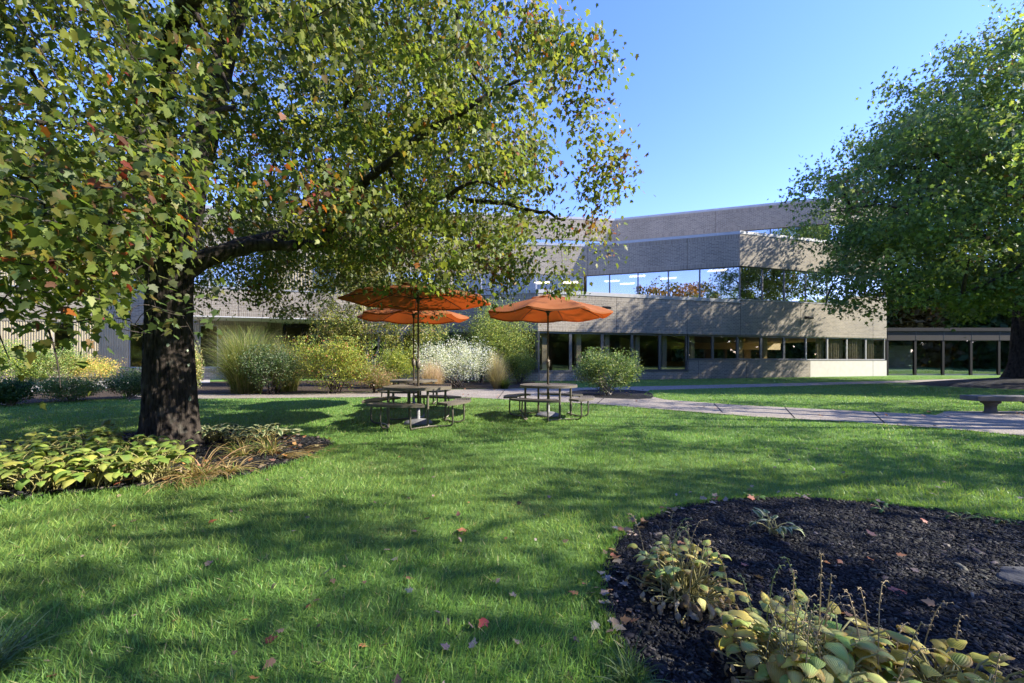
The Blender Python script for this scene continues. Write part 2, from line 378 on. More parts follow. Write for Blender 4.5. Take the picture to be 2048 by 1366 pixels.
# ------------------------------------------------------------------ ground layout
front_bed = smoothpoly([gp(*p) for p in [(1290, 1366), (1225, 1290), (1200, 1200), (1205, 1130), (1235, 1070), (1320, 1025), (1420, 1004), (1560, 996), (1700, 1003), (1850, 1020), (2048, 1047), (2300, 1090)]] + [(3.6, 1.9), (3.4, 1.1), (1.6, .8), (.75, 1.1)], 2)
left_bed = smoothpoly([gp(*p) for p in [(-260, 1030), (0, 1006), (150, 990), (330, 978), (480, 958), (600, 925), (672, 895), (668, 880), (600, 871), (500, 866), (400, 862), (250, 866), (0, 885), (-300, 905)]], 2)
path_main = [gp(*p) for p in [(250, 789), (560, 789), (760, 784), (930, 779), (1150, 776), (1290, 773), (1480, 769), (1700, 764), (1900, 758.5), (2100, 756), (2100, 762), (1900, 764), (1700, 769.5), (1480, 776), (1300, 781), (1290, 790),
    (1330, 800), (1480, 811), (1700, 822), (1872, 831), (1888, 823.5), (2300, 822), (2500, 890), (2250, 888), (2048, 873), (1930, 862), (1700, 845), (1500, 834), (1190, 809), (940, 796), (760, 795), (560, 797), (250, 800)]]
island = smoothpoly([gp(*p) for p in [(1130, 785), (1180, 779), (1290, 781), (1310, 792), (1300, 800), (1200, 797), (1140, 792)]], 1)
left_walk = [gp(*p) for p in [(-400, 800), (0, 788), (100, 782), (260, 775), (330, 768), (420, 766), (420, 757), (300, 760), (180, 762), (0, 768), (-400, 775)]]
back_bed = [gp(*p) for p in [(-500, 815), (0, 811), (120, 803), (290, 796), (420, 792), (560, 788.6), (760, 783.5), (930, 778.5), (1040, 777), (1075, 771)]] + [(1.3, 23.2), (-9, 25.2), (-20, 22.4), (-40, 25)]
tree_bed = smoothpoly([gp(*p) for p in [(1900, 771), (1960, 778), (2060, 782), (2200, 781), (2260, 768), (2150, 761), (2000, 762), (1930, 767)]], 2)

def sheet(name, poly, z, m, fine=None):
    mb = MB(); mb.add([(x, y, z) for x, y in poly], [tuple(range(len(poly)))]); me = mb.mesh(name)
    # ensure upward normal
    if me.polygons[0].normal.z < 0: me.flip_normals()
    return setkind(link(name, me, None, [m]), 'structure')
mb = MB(); S = 500
mb.add([(-S, -S, 0), (S, -S, 0), (S, S, 0), (-S, S, 0)], [(0, 1, 2, 3)])
setkind(link('lawn', mb.mesh('lawn'), None, ['lawn']), 'structure')
sheet('mulch_bed', front_bed, .012, 'soil'); sheet('tree_mulch_bed', left_bed, .012, 'soil')
sheet('shrub_bed', back_bed, .006, 'soilb'); sheet('shrub_island', island, .02, 'soil')
sheet('path', path_main, .014, 'gravel'); sheet('building_path', left_walk, .016, 'concrete')
# path joints
mb = MB()
for a, b in (((1428, 808), (1445, 826)), ((1570, 816), (1590, 838)), ((1210, 795), (1195, 808)), ((1745, 824.5), (1770, 848)), ((1010, 780), (995, 799))):
    p, q = Vector(gp(*a)), Vector(gp(*b)); d = (q - p).normalized(); nn = Vector((-d.y, d.x)) * .012
    mb.add([(p.x - nn.x, p.y - nn.y, .018), (q.x - nn.x, q.y - nn.y, .018), (q.x + nn.x, q.y + nn.y, .018), (p.x + nn.x, p.y + nn.y, .018)], [(0, 1, 2, 3)])
setkind(mb.obj('path_joint', ['soil']), 'structure')
# mulch mound round the far maple
TX, TY = 24.3, 19.3
nn = 40; V = []; Fm = []
for i in range(9):
    s_ = 1 - i / 8
    for k in range(nn):
        t = 2 * PI * k / nn; r = s_ * (3.9 + .3 * math.sin(3 * t + 1))
        V.append((TX + r * math.cos(t) * 1.1, TY + r * math.sin(t) * .75, .46 * (1 - s_) ** .8 - .02))
for i in range(8):
    for k in range(nn): Fm.append((i * nn + k, i * nn + (k + 1) % nn, (i + 1) * nn + (k + 1) % nn, (i + 1) * nn + k))
mb = MB(); mb.add(V, Fm, 0, True); setkind(mb.obj('tree_mound', ['soil']), 'structure')

# ------------------------------------------------------------------ grass blades
def blocked(x, y):
    b = np.zeros(len(x), bool)
    for p in (front_bed, left_bed, path_main, island, left_walk, back_bed): b |= inpoly(x, y, p)
    b |= ((x - TX) / 5.5) ** 2 + ((y - TY) / 3.0) ** 2 < 1
    return b
def vnoise(x, y, s, seed=0):
    return np.array([noise.noise((a * s + seed, b * s, 0.3)) for a, b in zip(x, y)])
def grass(n):
    # depth distribution: density ~ d^-1.4
    u = rng.uniform(0, 1, n); d0, d1, e = 1.0, 30.0, .62
    d = (d0 ** e + u * (d1 ** e - d0 ** e)) ** (1 / e)
    x = rng.uniform(-1.6, 2.0, n) * d + rng.uniform(-.4, 1.0, n); y = d
    jx = rng.normal(0, .015, n)
    keep = ~blocked(x, y) & (y < 23 + .2877 * x + .3) & (y > .9)
    x = x[keep]; y = y[keep]; d = d[keep]; k = len(x)
    gx, gy = np.meshgrid(np.linspace(-50, 50, 400), np.linspace(0, 34, 240), indexing='ij')
    nz = np.array([noise.noise((a * .9, b * .9, 0)) for a, b in zip(gx.ravel(), gy.ravel())]).reshape(gx.shape)
    ix = np.clip(((x + 50) / 100 * 399).astype(int), 0, 399); iy = np.clip((y / 34 * 239).astype(int), 0, 239)
    cl = nz[ix, iy]
    # clumps
    h = (.042 + .016 * cl + rng.exponential(.009, k)) * np.clip(1 - (d - 8) / 40, .6, 1)
    wd = .0028 * (1 + d * .22)
    dr = rand_dirs(k, (.55, 1.5)); dr[:, 0] += .18 * np.sin(x * 2.1 + y); dr[:, 1] += .1
    nm = np.stack([rng.normal(0, 1, k), rng.normal(0, 1, k) - .6, rng.uniform(0, .5, k)], 1)
    base = np.array([[.155, .30, .065], [.20, .335, .07], [.13, .27, .065], [.27, .34, .08], [.40, .36, .18]])
    c = base[rng.choice(5, k, p=[.4, .27, .22, .08, .03])] * (1 + rng.normal(0, .16, (k, 1))) * (1 + .25 * cl[:, None])
    lf = nz[np.clip(ix // 3 + 120, 0, 399), np.clip(iy // 3 + 90, 0, 239)]; ym = (np.clip(lf * 1.6, 0, .5) + .25 * np.clip(cl, 0, 1))[:, None] * rng.uniform(0, 1, (k, 1))
    c = c * (1 - ym) + np.array([.30, .33, .09]) * ym
    for tx, ty, rr in ((-1.9, 7.85, .8), (.8, 8.8, .6), (-1.6, 4.6, .35), (-.9, 2.9, .3), (.1, 3.4, .35)):
        wn_ = np.clip(1 - np.hypot(x - tx, (y - ty)) / rr, 0, 1) * .8; h = h * (1 - .55 * wn_); bm = (wn_ * rng.uniform(.2, 1, k))[:, None]; c = c * (1 - bm) + np.array([.24, .19, .10]) * bm
    asp = np.stack([wd / h, np.ones(k), np.ones(k)], 1)
    return scatter('blade', np.stack([x, y, np.zeros(k)], 1), dr, nm, h, np.clip(c, .01, 1), asp)
V, Fa, FS, C = grass(500000)
setkind(link('grass', np_mesh('grass', V, Fa, FS, C), None, ['grass']), 'stuff')
# side lawn strip edge tufts overlapping the bed edge
def edge_tufts(poly, per_m, hh, name):
    ps = []
    for i in range(len(poly)):
        a = np.array(poly[i]); b = np.array(poly[(i + 1) % len(poly)]); l = np.linalg.norm(b - a); k = int(l * per_m)
        if k < 1: continue
        t = rng.uniform(0, 1, (k, 1)); ps.append(a + (b - a) * t + rng.normal(0, .02, (k, 2)))
    p = np.concatenate(ps); p = p[(p[:, 1] > .9) & (np.abs(p[:, 0]) < 1.5 * p[:, 1] + .5)]; k = len(p)
    d = p[:, 1]; dr = rand_dirs(k, (.3, 1.4)); nm = rng.normal(0, 1, (k, 3)); h = rng.uniform(.6, 1.3, k) * hh
    c = palette([(.155, .30, .065), (.22, .33, .07), (.13, .27, .065)], [5, 3, 3], k)
    asp = np.stack([.0028 * (1 + d * .22) / h, np.ones(k), np.ones(k)], 1)
    return scatter('blade', np.concatenate([p, np.full((k, 1), .0)], 1), dr, nm, h, c, asp)
V, Fa, FS, C = join([edge_tufts(front_bed, 1400, .055, 'a'), edge_tufts(left_bed, 700, .06, 'b'), edge_tufts(path_main, 160, .04, 'c')])
setkind(link('edge_grass', np_mesh('edge_grass', V, Fa, FS, C), None, ['grass']), 'stuff')

# mulch chips
def chips(poly, n, size, z=.012, cols=((.007, .0072, .008), (.013, .0133, .0142), (.026, .026, .0265), (.10, .085, .07)), w=(5, 4, 2, .6)):
    p = np.array(poly); lo = p.min(0); hi = p.max(0); lo = np.maximum(lo, [-14, .7]); hi = np.minimum(hi, [8, 30])
    x = rng.uniform(lo[0], hi[0], n); y = rng.uniform(lo[1], hi[1], n); k_ = inpoly(x, y, poly); x = x[k_]; y = y[k_]; k = len(x)
    d = rand_dirs(k, (-.35, .35)); nm = np.stack([rng.normal(0, .35, k), rng.normal(0, .35, k), np.ones(k)], 1)
    s = rng.lognormal(0, .42, k) * size
    asp = np.stack([rng.uniform(.2, .5, k), np.ones(k), rng.uniform(.08, .22, k)], 1)
    return scatter('chip', np.stack([x, y, np.full(k, z) + rng.uniform(-.002, .012, k)], 1), d, nm, s, palette(cols, w, k, .3), asp)
V, Fa, FS, C = join([chips(front_bed, 170000, .017), chips(left_bed, 60000, .026)])
setkind(link('mulch_chips', np_mesh('mulch_chips', V, Fa, FS, C), None, ['chip']), 'stuff')

# ------------------------------------------------------------------ trees
def grow_tree(limbs, targets2, targets3, trunk_r, leaf, nleaf, size, colfn, seed, spread=.16, r2=.035, r3=.008, droop=.15, pitch=(-1.25, .05), keep=None):
    """limbs: list of (points, radii). returns (wood MB, leaf mesh arrays)"""
    rs = np.random.default_rng(seed); mb = MB()
    P = []; 
    for pts, rad in limbs:
        # smooth resample
        pts = [Vector(p) for p in pts]; q = []; rr = []
        for i in range(len(pts) - 1):
            for k in range(4):
                t = k / 4; q.append(pts[i].lerp(pts[i + 1], t)); rr.append(rad[i] * (1 - t) + rad[i + 1] * t)
        q.append(pts[-1]); rr.append(rad[-1])
        for it in range(2):
            q = [q[0]] + [(q[i - 1] + q[i] * 2 + q[i + 1]) / 4 for i in range(1, len(q) - 1)] + [q[-1]]
        for i in range(1, len(q) - 1): q[i] = q[i] + Vector((rs.normal(0, .02), rs.normal(0, .02), rs.normal(0, .02)))
        mb.tube(q, rr, 10)
        P += [tuple(v) for v in q[2:]]
    def extend(P, targets, r0, seg, nt_, far):
        P = np.array(P); newP = []; tw = []
        order = np.argsort(np.linalg.norm(targets - P.mean(0), axis=1))
        for j in order:
            t = targets[j]; dd = np.linalg.norm(P - t, axis=1); i = int(np.argmin(dd)); 
            if dd[i] < .05: continue
            a = P[i]; l = dd[i]; 
            u = np.linspace(0, 1, seg)[:, None]
            mid = (a + t) / 2 + rs.normal(0, .10 * l, 3) + np.array([0, 0, droop * l])
            cur = (1 - u) ** 2 * a + 2 * u * (1 - u) * mid + u ** 2 * t
            rr = np.linspace(min(r0 * (.6 + .4 * min(l, 2.)), r0 * 1.4), r0 * .3, seg)
            mb.tube([tuple(c) for c in cur], list(rr), nt_, cap=False)
            newP.append(cur[1:]); tw.append(cur)
            P = np.concatenate([P, cur[1:]])
        return P, tw
    P, _ = extend(P, targets2, r2, 6, 5, 0)
    P, tw = extend(P, targets3, r3, 5, 3, 0)
    k = len(tw); per = max(1, nleaf // k); cs = []; ti = []
    T = np.array([c for c in tw])                  # (k,5,3)
    n = k * per; idx = np.repeat(np.arange(k), per)
    u = rs.uniform(.15, 1.05, n) * 4; i0 = np.clip(u.astype(int), 0, 3); fr = (u - i0)[:, None]
    # limit length of leafy part to last ~1 m
    pos = T[idx, i0] * (1 - fr) + T[idx, i0 + 1] * fr
    ln = np.linalg.norm(T[:, 4] - T[:, 0], axis=1)[idx][:, None]
    tip = T[idx, 4]; pull = np.clip(1 - 1.1 / np.maximum(ln, .01), 0, 1); pos = pos * (1 - pull) + tip * pull + 0
    pos = pos + rs.normal(0, spread, (n, 3)) * [1, 1, .65]
    if keep is not None:
        kp = np.clip(rs.uniform(0, 1, k)[idx] + rs.normal(0, .05, n), .0, 1) < keep(pos); pos = pos[kp]; idx = idx[kp]; n = len(pos)
    d = rand_dirs(n, pitch); bias = rand_dirs(k, (-.8, -.1))[idx]; d = d + bias * .5
    nm = np.stack([rs.normal(.25, .5, n), rs.normal(-.1, .5, n), np.ones(n)], 1)
    s = size * rs.uniform(.6, 1.2, n)
    if keep is not None: s = s * np.clip(.66 + (np.hypot(pos[:, 0], pos[:, 1]) - 2.0) * .12, .66, 1)
    col = colfn(pos, idx, k, rs)
    return mb, (leaf, pos, d, nm, s, col)
def wood_and_crown(root, mb, args, barkm, leafm, crown='crown'):
    o = mb.obj('branches', [barkm], root)
    k = len(args[1]); asp = np.stack([rng.uniform(.62, 1.12, k), np.ones(k), rng.uniform(-.4, 2.6, k)], 1)
    V, Fa, FS, C = scatter(*args, asp)
    c = link(crown, np_mesh(crown, V, Fa, FS, C), root, [leafm]); return c

def trunk_mesh(root, pts, rad, nseg=96, rings=150, ridge=.016, flare=.35, z_flare=.45, m='bark', lobes=5):
    """bark relief modelled into the trunk surface"""
    vs = []; pts = [Vector(p) for p in pts]
    for i in range(rings):
        u = i / (rings - 1) * (len(pts) - 1); a = min(int(u), len(pts) - 2); t = u - a
        c = pts[a].lerp(pts[a + 1], t); r = rad[a] * (1 - t) + rad[a + 1] * t
        hz = c.z - pts[0].z
        fl = flare * math.exp(-max(hz, 0) / (z_flare * .5))
        for k in range(nseg):
            th = 2 * PI * k / nseg
            lob = 1 + .05 * math.sin(lobes * th + .8) + fl * (.55 + .45 * math.sin(lobes * th + 1.3 + .2 * math.sin(th)))
            wv = noise.noise((math.cos(th) * 2.2, math.sin(th) * 2.2, hz * 1.1)) * .9
            a1 = abs(noise.noise((math.cos(th + wv * .10) * r * 26, math.sin(th + wv * .10) * r * 26, hz * 3.2)))
            a2 = abs(noise.noise((math.cos(th) * r * 60, math.sin(th) * r * 60, hz * 13)))
            rr = r * lob + ridge * (min(a1 * 3.2, 1.0) - .6) + ridge * .35 * a2
            vs.append((c.x + rr * math.cos(th), c.y + rr * math.sin(th), c.z))
    fs = [(i * nseg + k, i * nseg + (k + 1) % nseg, (i + 1) * nseg + (k + 1) % nseg, (i + 1) * nseg + k) for i in range(rings - 1) for k in range(nseg)]
    mb = MB(); mb.add(vs, fs, 0, True); return mb.obj('trunk', [m], root)

def ell(n, c, r, shell=.0, rs=rng):
    p = rs.normal(0, 1, (n, 3)); p /= np.linalg.norm(p, axis=1, keepdims=True)
    u = rs.uniform(shell ** 3, 1, (n, 1)) ** (1 / 3.); return np.array(c) + p * u * np.array(r)

# ---- left maple
BX, BY = at(345, 0, 5.75)[0], 5.75
T1 = thing('maple_tree', 'large maple with dark furrowed trunk and turning leaves beside the yellowing hostas', 'tree', (0, 0, 0))
tr = trunk_mesh(T1, [(BX, BY, -.05), (BX - .02, BY, .8), (BX - .04, BY, 1.6), (BX - .02, BY, 2.3), (BX - .02, BY, 2.7)], [.315, .295, .265, .255, .265], 150, 300, .024, .42, .45)
# lichen flecks
def lichen():
    rs = random.Random(4)
    for px, py, s in ((388, 800, .03), (384, 860, .045), (380, 835, .02), (392, 880, .025), (330, 690, .02), (375, 730, .022), (358, 700, .016)):
        x, y, z = at(px, py, BY - .3); dx = x - BX + .03; 
        th = math.atan2(-math.sqrt(max(.001, .33 ** 2 - min(abs(dx), .32) ** 2)), dx); r = .322 - .02 * z
        n = 9; vs = []
        for k in range(n):
            a = 2 * PI * k / n; rr = s * rs.uniform(.6, 1.2); t2 = th + math.cos(a) * rr / r
            vs.append((BX - .02 + (r) * math.cos(t2), BY + (r) * math.sin(t2), z + math.sin(a) * rr * 1.3))
        mb = MB(); mb.add(vs, [tuple(range(n))]); mb.obj('lichen', ['lichen'], tr)
sp = (BX, BY, 2.45)
limbs = [
    ([sp, at(400, 515, 5.8), at(480, 496, 6.0), at(560, 491, 6.2), at(640, 488, 6.4), at(720, 470, 6.6), at(790, 440, 6.8), at(835, 400, 7.0), at(870, 350, 7.1), at(920, 280, 7.2), at(960, 200, 7.2)], [.19, .13, .10, .085, .08, .078, .072, .062, .05, .035, .02]),
    ([at(800, 436, 6.8), at(850, 445, 7.0), at(900, 480, 7.2), at(950, 490, 7.4)], [.05, .04, .03, .02]),
    ([at(850, 392, 7.05), at(960, 400, 6.6), at(1060, 420, 6.2), at(1130, 440, 6.0)], [.05, .04, .03, .015]),
    ([at(640, 487, 6.4), at(700, 400, 5.6), at(800, 300, 5.0), at(930, 220, 4.7), at(1040, 160, 4.6)], [.07, .06, .045, .03, .015]),
    ([sp, (BX + .15, BY + .1, 3.4), (BX + .5, BY, 4.8), (BX + 1.2, BY - .2, 6.6), (BX + 1.6, BY, 8.6)], [.24, .19, .15, .10, .05]),
    ([sp, (BX - .5, BY + .3, 3.6), (BX - 1.1, BY + .7, 5.2), (BX - 1.8, BY + 1.2, 7.4)], [.2, .16, .11, .05]),
    ([sp, (BX - .6, BY - .5, 3.1), (BX - 1.0, BY - 1.6, 3.9), (BX - 1.0, BY - 3.0, 4.6), (BX - .6, BY - 4.2, 5.0)], [.17, .13, .10, .07, .03]),
    ([sp, (BX + .6, BY - .8, 3.3), (BX + 1.5, BY - 1.9, 4.1), (BX + 2.6, BY - 2.6, 4.7), (BX + 3.8, BY - 3.0, 5.2)], [.16, .12, .09, .06, .03]),
    ([sp, (BX + .2, BY + 1.0, 3.2), (BX + .9, BY + 2.4, 3.9), (BX + 1.6, BY + 4.2, 4.6)], [.15, .12, .08, .03]),
    ([sp, (BX - 1.4, BY + .4, 3.0), (BX - 2.8, BY + .6, 3.4), (BX - 4.4, BY + .4, 3.8)], [.15, .11, .08, .03]),
    ([(BX - .6, BY - .5, 3.1), (BX - .2, BY - 1.6, 2.9), (BX + .5, BY - 2.8, 2.7), (BX + 1.1, BY - 3.7, 2.45)], [.07, .05, .035, .015]),
]
def crown_left(n, rs):
    out = []
    while len(out) < n:
        p = rs.normal(0, 1, (n * 3, 3)); p /= np.linalg.norm(p, axis=1, keepdims=True)
        u = rs.uniform(.12, 1, (n * 3, 1)) ** (1 / 2.6); p = p * u
        q = np.array([BX - .1, BY + .1, 5.2]) + p * [5.95, 6.3, 4.9]
        rh = np.hypot(q[:, 0] - BX, q[:, 1] - BY)
        zmin = 3.3 - .26 * rh + .25 * np.sin(q[:, 0] * 1.7) * np.cos(q[:, 1] * 1.3)   # boughs droop outwards
        ok = (q[:, 2] > np.maximum(zmin, 1.75)) & (np.hypot(q[:, 0], q[:, 1]) > 2.15) & ((np.hypot(q[:, 0], q[:, 1]) > 3.4) | (rs.uniform(0, 1, len(q)) < .32))
        ok &= ~((q[:, 2] > 8.2) & (rs.uniform(0, 1, len(q)) < .4))
        px = 1024 + 800 * q[:, 0] / np.maximum(q[:, 1], .1); ok &= ~((q[:, 1] < BY + .3) & (q[:, 1] > 0) & (px > 235) & (px < 430) & (q[:, 2] < CAM_H + .24 * q[:, 1]))   # the bole stands clear
        ok &= ~((q[:, 2] > 4.2) & (q[:, 0] > BX + 5.75 - .16 * (q[:, 2] - 4.2)))
        # nothing low near the camera's standing place
        ok &= ~((q[:, 1] < 3.4) & (q[:, 0] > -1.2) & (q[:, 2] < 2.7 + .3 * q[:, 1]))
        out += list(q[ok])
    return np.array(out[:n])
rs1 = np.random.default_rng(11)
t2 = crown_left(170, rs1)
t3 = crown_left(3500, rs1)
extra = []
for px, py, Y, n_, s_ in ((900, 596, 6.3, 4, .12), (850, 585, 6.35, 4, .12), (770, 588, 6.2, 3, .1), (880, 610, 6.2, 3, .1),(100, 640, 2.3, 3, .08), (170, 690, 2.2, 4, .1), (60, 600, 2.1, 3, .1), (285, 690, 2.9, 4, .12), (330, 610, 3.0, 4, .15), (300, 560, 2.6, 4, .15),
    (420, 590, 8, 6, .3), (500, 600, 8.5, 6, .3), (560, 610, 8.5, 5, .3), (640, 590, 8.5, 6, .3), (1060, 560, 6.5, 5, .2), (1120, 570, 6.6, 4, .18), (1160, 500, 6.3, 5, .25), (1000, 540, 6.8, 6, .3), (1200, 400, 5.9, 5, .2), (1220, 350, 5.8, 4, .2), (1180, 300, 5.6, 5, .25), (1150, 120, 5.4, 6, .3), (1170, 200, 5.4, 6, .3), (1120, 40, 5.3, 6, .3),
    (270, 390, 1.9, 3, .06), (330, 130, 1.8, 4, .1), (240, 340, 1.9, 3, .1), (20, 480, 1.7, 5, .12), (100, 500, 1.8, 5, .12), (280, 640, 2.6, 3, .1), (100, 400, 1.9, 4, .15), (180, 560, 2.0, 4, .12)):
    extra.append(rs1.normal(0, 1, (n_, 3)) * s_ + np.array(at(px, py, Y)))
t3 = np.concatenate([t3] + extra)
def col_left(pos, idx, k, rs):
    n = len(pos)
    base = np.array([[.080, .118, .024], [.108, .140, .028], [.054, .085, .026], [.148, .168, .034], [.088, .100, .05]])
    tw = base[rs.choice(5, k, p=[.3, .26, .2, .16, .08])][idx] * 1.55
    c = tw * (1 + rs.normal(0, .17, (n, 1)))
    d = np.hypot(pos[:, 0], pos[:, 1])
    # turning leaves: more frequent at the outer, camera-side bough and the far right tips
    near = np.clip((3.2 - d) / 2.0, 0, 1); right = np.clip((pos[:, 0] + .8) / 2.5, 0, 1)
    twr = rs.uniform(0, 1, k)[idx]
    turn = (rs.uniform(0, 1, n) < .015 + .08 * near + .07 * right) | (twr < .012 + .05 * near + .03 * right)
    warm = np.array([[.33, .10, .02], [.30, .17, .03], [.22, .035, .03], [.17, .08, .055], [.28, .25, .04], [.13, .10, .04]])
    wc = warm[rs.choice(6, n, p=[.18, .2, .12, .2, .15, .15])] * (1 + rs.normal(0, .15, (n, 1)))
    c[turn] = wc[turn]
    return np.clip(c, .005, .8)
def keep_left(p):
    # low boughs are thin: the bole stands clear and the skirt of the crown lets the building show
    y = np.maximum(p[:, 1], .3); bx = (p[:, 0] / y); dz = (p[:, 2] - CAM_H) / y; k = np.ones(len(p))
    k[dz < .22] = .62; k[dz < .15] = .35; k[dz < .08] = .16; k[dz < -.01] = .12
    k[(bx > -.95) & (bx < -.74) & (dz < .25) & (p[:, 1] < BY + .4)] = .05
    k[(bx > -.5) & (bx < -.05) & (dz < .23) & (dz > .17)] = .4
    k[(bx > -.5) & (bx < -.05) & (dz <= .17)] = .12
    k[(bx > -.05) & (dz < .22)] = .9
    k[(bx > -.05) & (dz < .155)] = .3
    return k
mb, args = grow_tree(limbs, t2, t3, .3, 'maple', 290000, .070, col_left, 3, .17, .030, .007, .14, keep=keep_left)
wood_and_crown(T1, mb, args, 'bark', 'leaf')
M['lichen'] = simple('lichen', (.22, .27, .2), .9, 0, 40, .3)
lichen()

# ---- far maple on the right (one big spreading crown)
def lobed(n, lobes, rs, shell=.35):
    wts = np.array([l[1][0] * l[1][1] * l[1][2] for l in lobes]) ** .66; wts /= wts.sum()
    ch = rs.choice(len(lobes), n, p=wts); out = np.zeros((n, 3))
    for i, (c, r) in enumerate(lobes):
        m_ = ch == i; out[m_] = ell(int(m_.sum()), c, r, shell, rs)
    return out
def col_right(pos, idx, k, rs):
    n = len(pos)
    base = np.array([[.080, .122, .030], [.105, .150, .032], [.055, .088, .028], [.155, .18, .036], [.11, .13, .06]])
    tw = base[rs.choice(5, k, p=[.34, .26, .22, .1, .08])][idx] * 1.72; c = tw * (1 + rs.normal(0, .15, (n, 1)))
    twr = rs.uniform(0, 1, k)[idx]; turn = (twr < .025) & (rs.uniform(0, 1, n) < .6)
    wc = np.array([[.22, .10, .06], [.25, .12, .03], [.16, .11, .07]])[rs.choice(3, n)]; c[turn] = wc[turn]
    return np.clip(c, .005, .8)
rs2 = np.random.default_rng(21)
T2 = thing('maple_tree', 'big green maple standing in a black mulch mound by the glass corridor', 'tree', (0, 0, 0))
trunk_mesh(T2, [(TX + .9, TY, .25), (TX + .85, TY, 1.2), (TX + .8, TY, 2.2), (TX + .8, TY, 3.2), (TX + .7, TY, 5.2)], [.82, .72, .66, .6, .42], 110, 150, .04, .45, .9, 'bark2')
cx = TX + .8
lobes = [((cx, TY, 9.5), (8.5, 8, 6)), ((cx - 4.5, TY - 2.5, 8.0), (6.0, 5, 4.6)), ((cx - 9.2, TY - 2.8, 8.2), (4.4, 3.6, 2.9)), ((cx - 8.2, TY - 3.2, 5.6), (3.6, 3.0, 2.3)), ((cx - 6, TY - 3, 11), (4.6, 4, 3.0)), ((cx - 9.6, TY - 2.6, 5.0), (2.9, 2.6, 2.0)), ((cx - 6.2, TY - 3.4, 3.9), (3.2, 2.4, 1.3)), ((cx - 1, TY - 3, 13.6), (6, 5, 4.2)), ((cx + 2, TY - 2, 15.5), (5, 5, 3.5)), ((cx + 4, TY + 1, 11), (6, 6, 6)), ((cx + 4.5, TY + 4.5, 9.5), (6, 4.5, 5.0)), ((cx, TY + 5.4, 11.2), (6.5, 4.2, 4.8)), ((cx - 3.5, TY - 3.8, 4.6), (4.5, 3, 1.6)), ((cx - 1.0, TY - 5.5, 5.5), (4.5, 3, 3.0)), ((cx + 3, TY - 5, 5.5), (4, 3, 3))]
t2 = lobed(150, lobes, rs2, .2); t3 = lobed(3600, lobes, rs2, .4); t3 = t3[t3[:, 2] > 2.6]
limbs = [([(cx - .1, TY, 2.6), (cx - 1.5, TY - 1, 4.2), (cx - 3.5, TY - 2, 5.8), (cx - 6.5, TY - 2.5, 7.2)], [.35, .26, .17, .06]),
         ([(cx, TY, 3.0), (cx - .8, TY - 1.5, 5), (cx - 1.5, TY - 2.5, 8), (cx - 2, TY - 3, 12)], [.4, .3, .2, .06]),
         ([(cx, TY, 3.2), (cx + .5, TY + .3, 6), (cx + .8, TY, 10), (cx + .5, TY, 13)], [.4, .3, .2, .05]),
         ([(cx, TY, 2.8), (cx + 2, TY - 1, 5), (cx + 4, TY - 1, 8)], [.35, .22, .08]),
         ([(cx - .1, TY, 2.4), (cx - 1.6, TY - 2.2, 3.4), (cx - 3.6, TY - 3.6, 4.0), (cx - 5.2, TY - 4.2, 4.3)], [.26, .17, .1, .04]),
         ([(cx, TY, 2.8), (cx + .5, TY - 2.2, 4.2), (cx + .5, TY - 5, 5.2)], [.28, .18, .06])]
mb, args = grow_tree(limbs, t2, t3, .5, 'maple2', 185000, .165, col_right, 5, .30, .06, .014, .1)
wood_and_crown(T2, mb, args, 'bark2', 'leaf2')

# ---- generic spreading tree used for the trees outside the frame and behind
def make_generic(R, H, z0, nl, ls, seed, n3=700, n2=70, tr_r=.28, leaf='maple2', colf=col_right):
    rs = np.random.default_rng(seed); root = link('broadleaf_tree', None)
    lb = [((0, 0, (H + z0) / 2), (R, R, (H - z0) / 2))]
    for i in range(7):
        a = rs.uniform(0, 2 * PI); rr = R * .6
        lb.append(((rr * math.cos(a), rr * math.sin(a), z0 + (H - z0) * rs.uniform(.25, .7)), (R * .5, R * .5, (H - z0) * .25)))
    t2 = lobed(n2, lb, rs, .2); t3 = lobed(n3, lb, rs, .45)
    mbt = MB(); mbt.tube([(0, 0, -.05), (.03, .02, .5), (.0, .05, z0), (.05, 0, z0 + 1.2)], [tr_r * 1.35, tr_r, tr_r * .85, tr_r * .7], 14); mbt.obj('trunk', ['bark2'], root)
    lim = []
    for i in range(6):
        a = 2 * PI * i / 6 + rs.uniform(-.3, .3); e_ = rs.uniform(.5, .8)
        lim.append(([(0, .05, z0), (R * .22 * math.cos(a), R * .22 * math.sin(a), z0 + (H - z0) * .25), (R * e_ * math.cos(a), R * e_ * math.sin(a), z0 + (H - z0) * rs.uniform(.4, .65))], [tr_r * .6, tr_r * .35, tr_r * .12]))
    lim.append(([(.05, 0, z0), (.1, .1, z0 + (H - z0) * .5), (0, 0, z0 + (H - z0) * .8)], [tr_r * .7, tr_r * .4, tr_r * .1]))
    mb, args = grow_tree(lim, t2, t3, tr_r, leaf, nl, ls, colf, seed + 1, .30, .05, .012, .1)
    wood_and_crown(root, mb, args, 'bark2', 'leaf2'); return root
def copy_tree(root, loc, rz, s, label, group=None, name=None):
    r = root.copy(); COL.objects.link(r); r.location = loc; r.rotation_euler = (0, 0, rz); r.scale = (s, s, s); r['label'] = label; r['category'] = 'tree'
    if group: r['group'] = group
    for ch in list(root.children): c = ch.copy(); COL.objects.link(c); c.parent = r
    return r
def place(root, loc, rz, s, label, cat, group=None):
    root.location = loc; root.rotation_euler = (0, 0, rz); root.scale = (s, s, s); root['label'] = label; root['category'] = cat
    if group: root['group'] = group
g1 = make_generic(6.0, 11.5, 2.6, 15500, .135, 31, 290)
place(g1, (15.5, 6.5, 0), .4, 1.0, 'nearer maple whose leafy boughs reach in above the stone bench', 'tree')
g3 = copy_tree(g1, (11.0, -2.6, 0), 2.2, 1.0, 'maple shading the front lawn from beside the mulch bed')
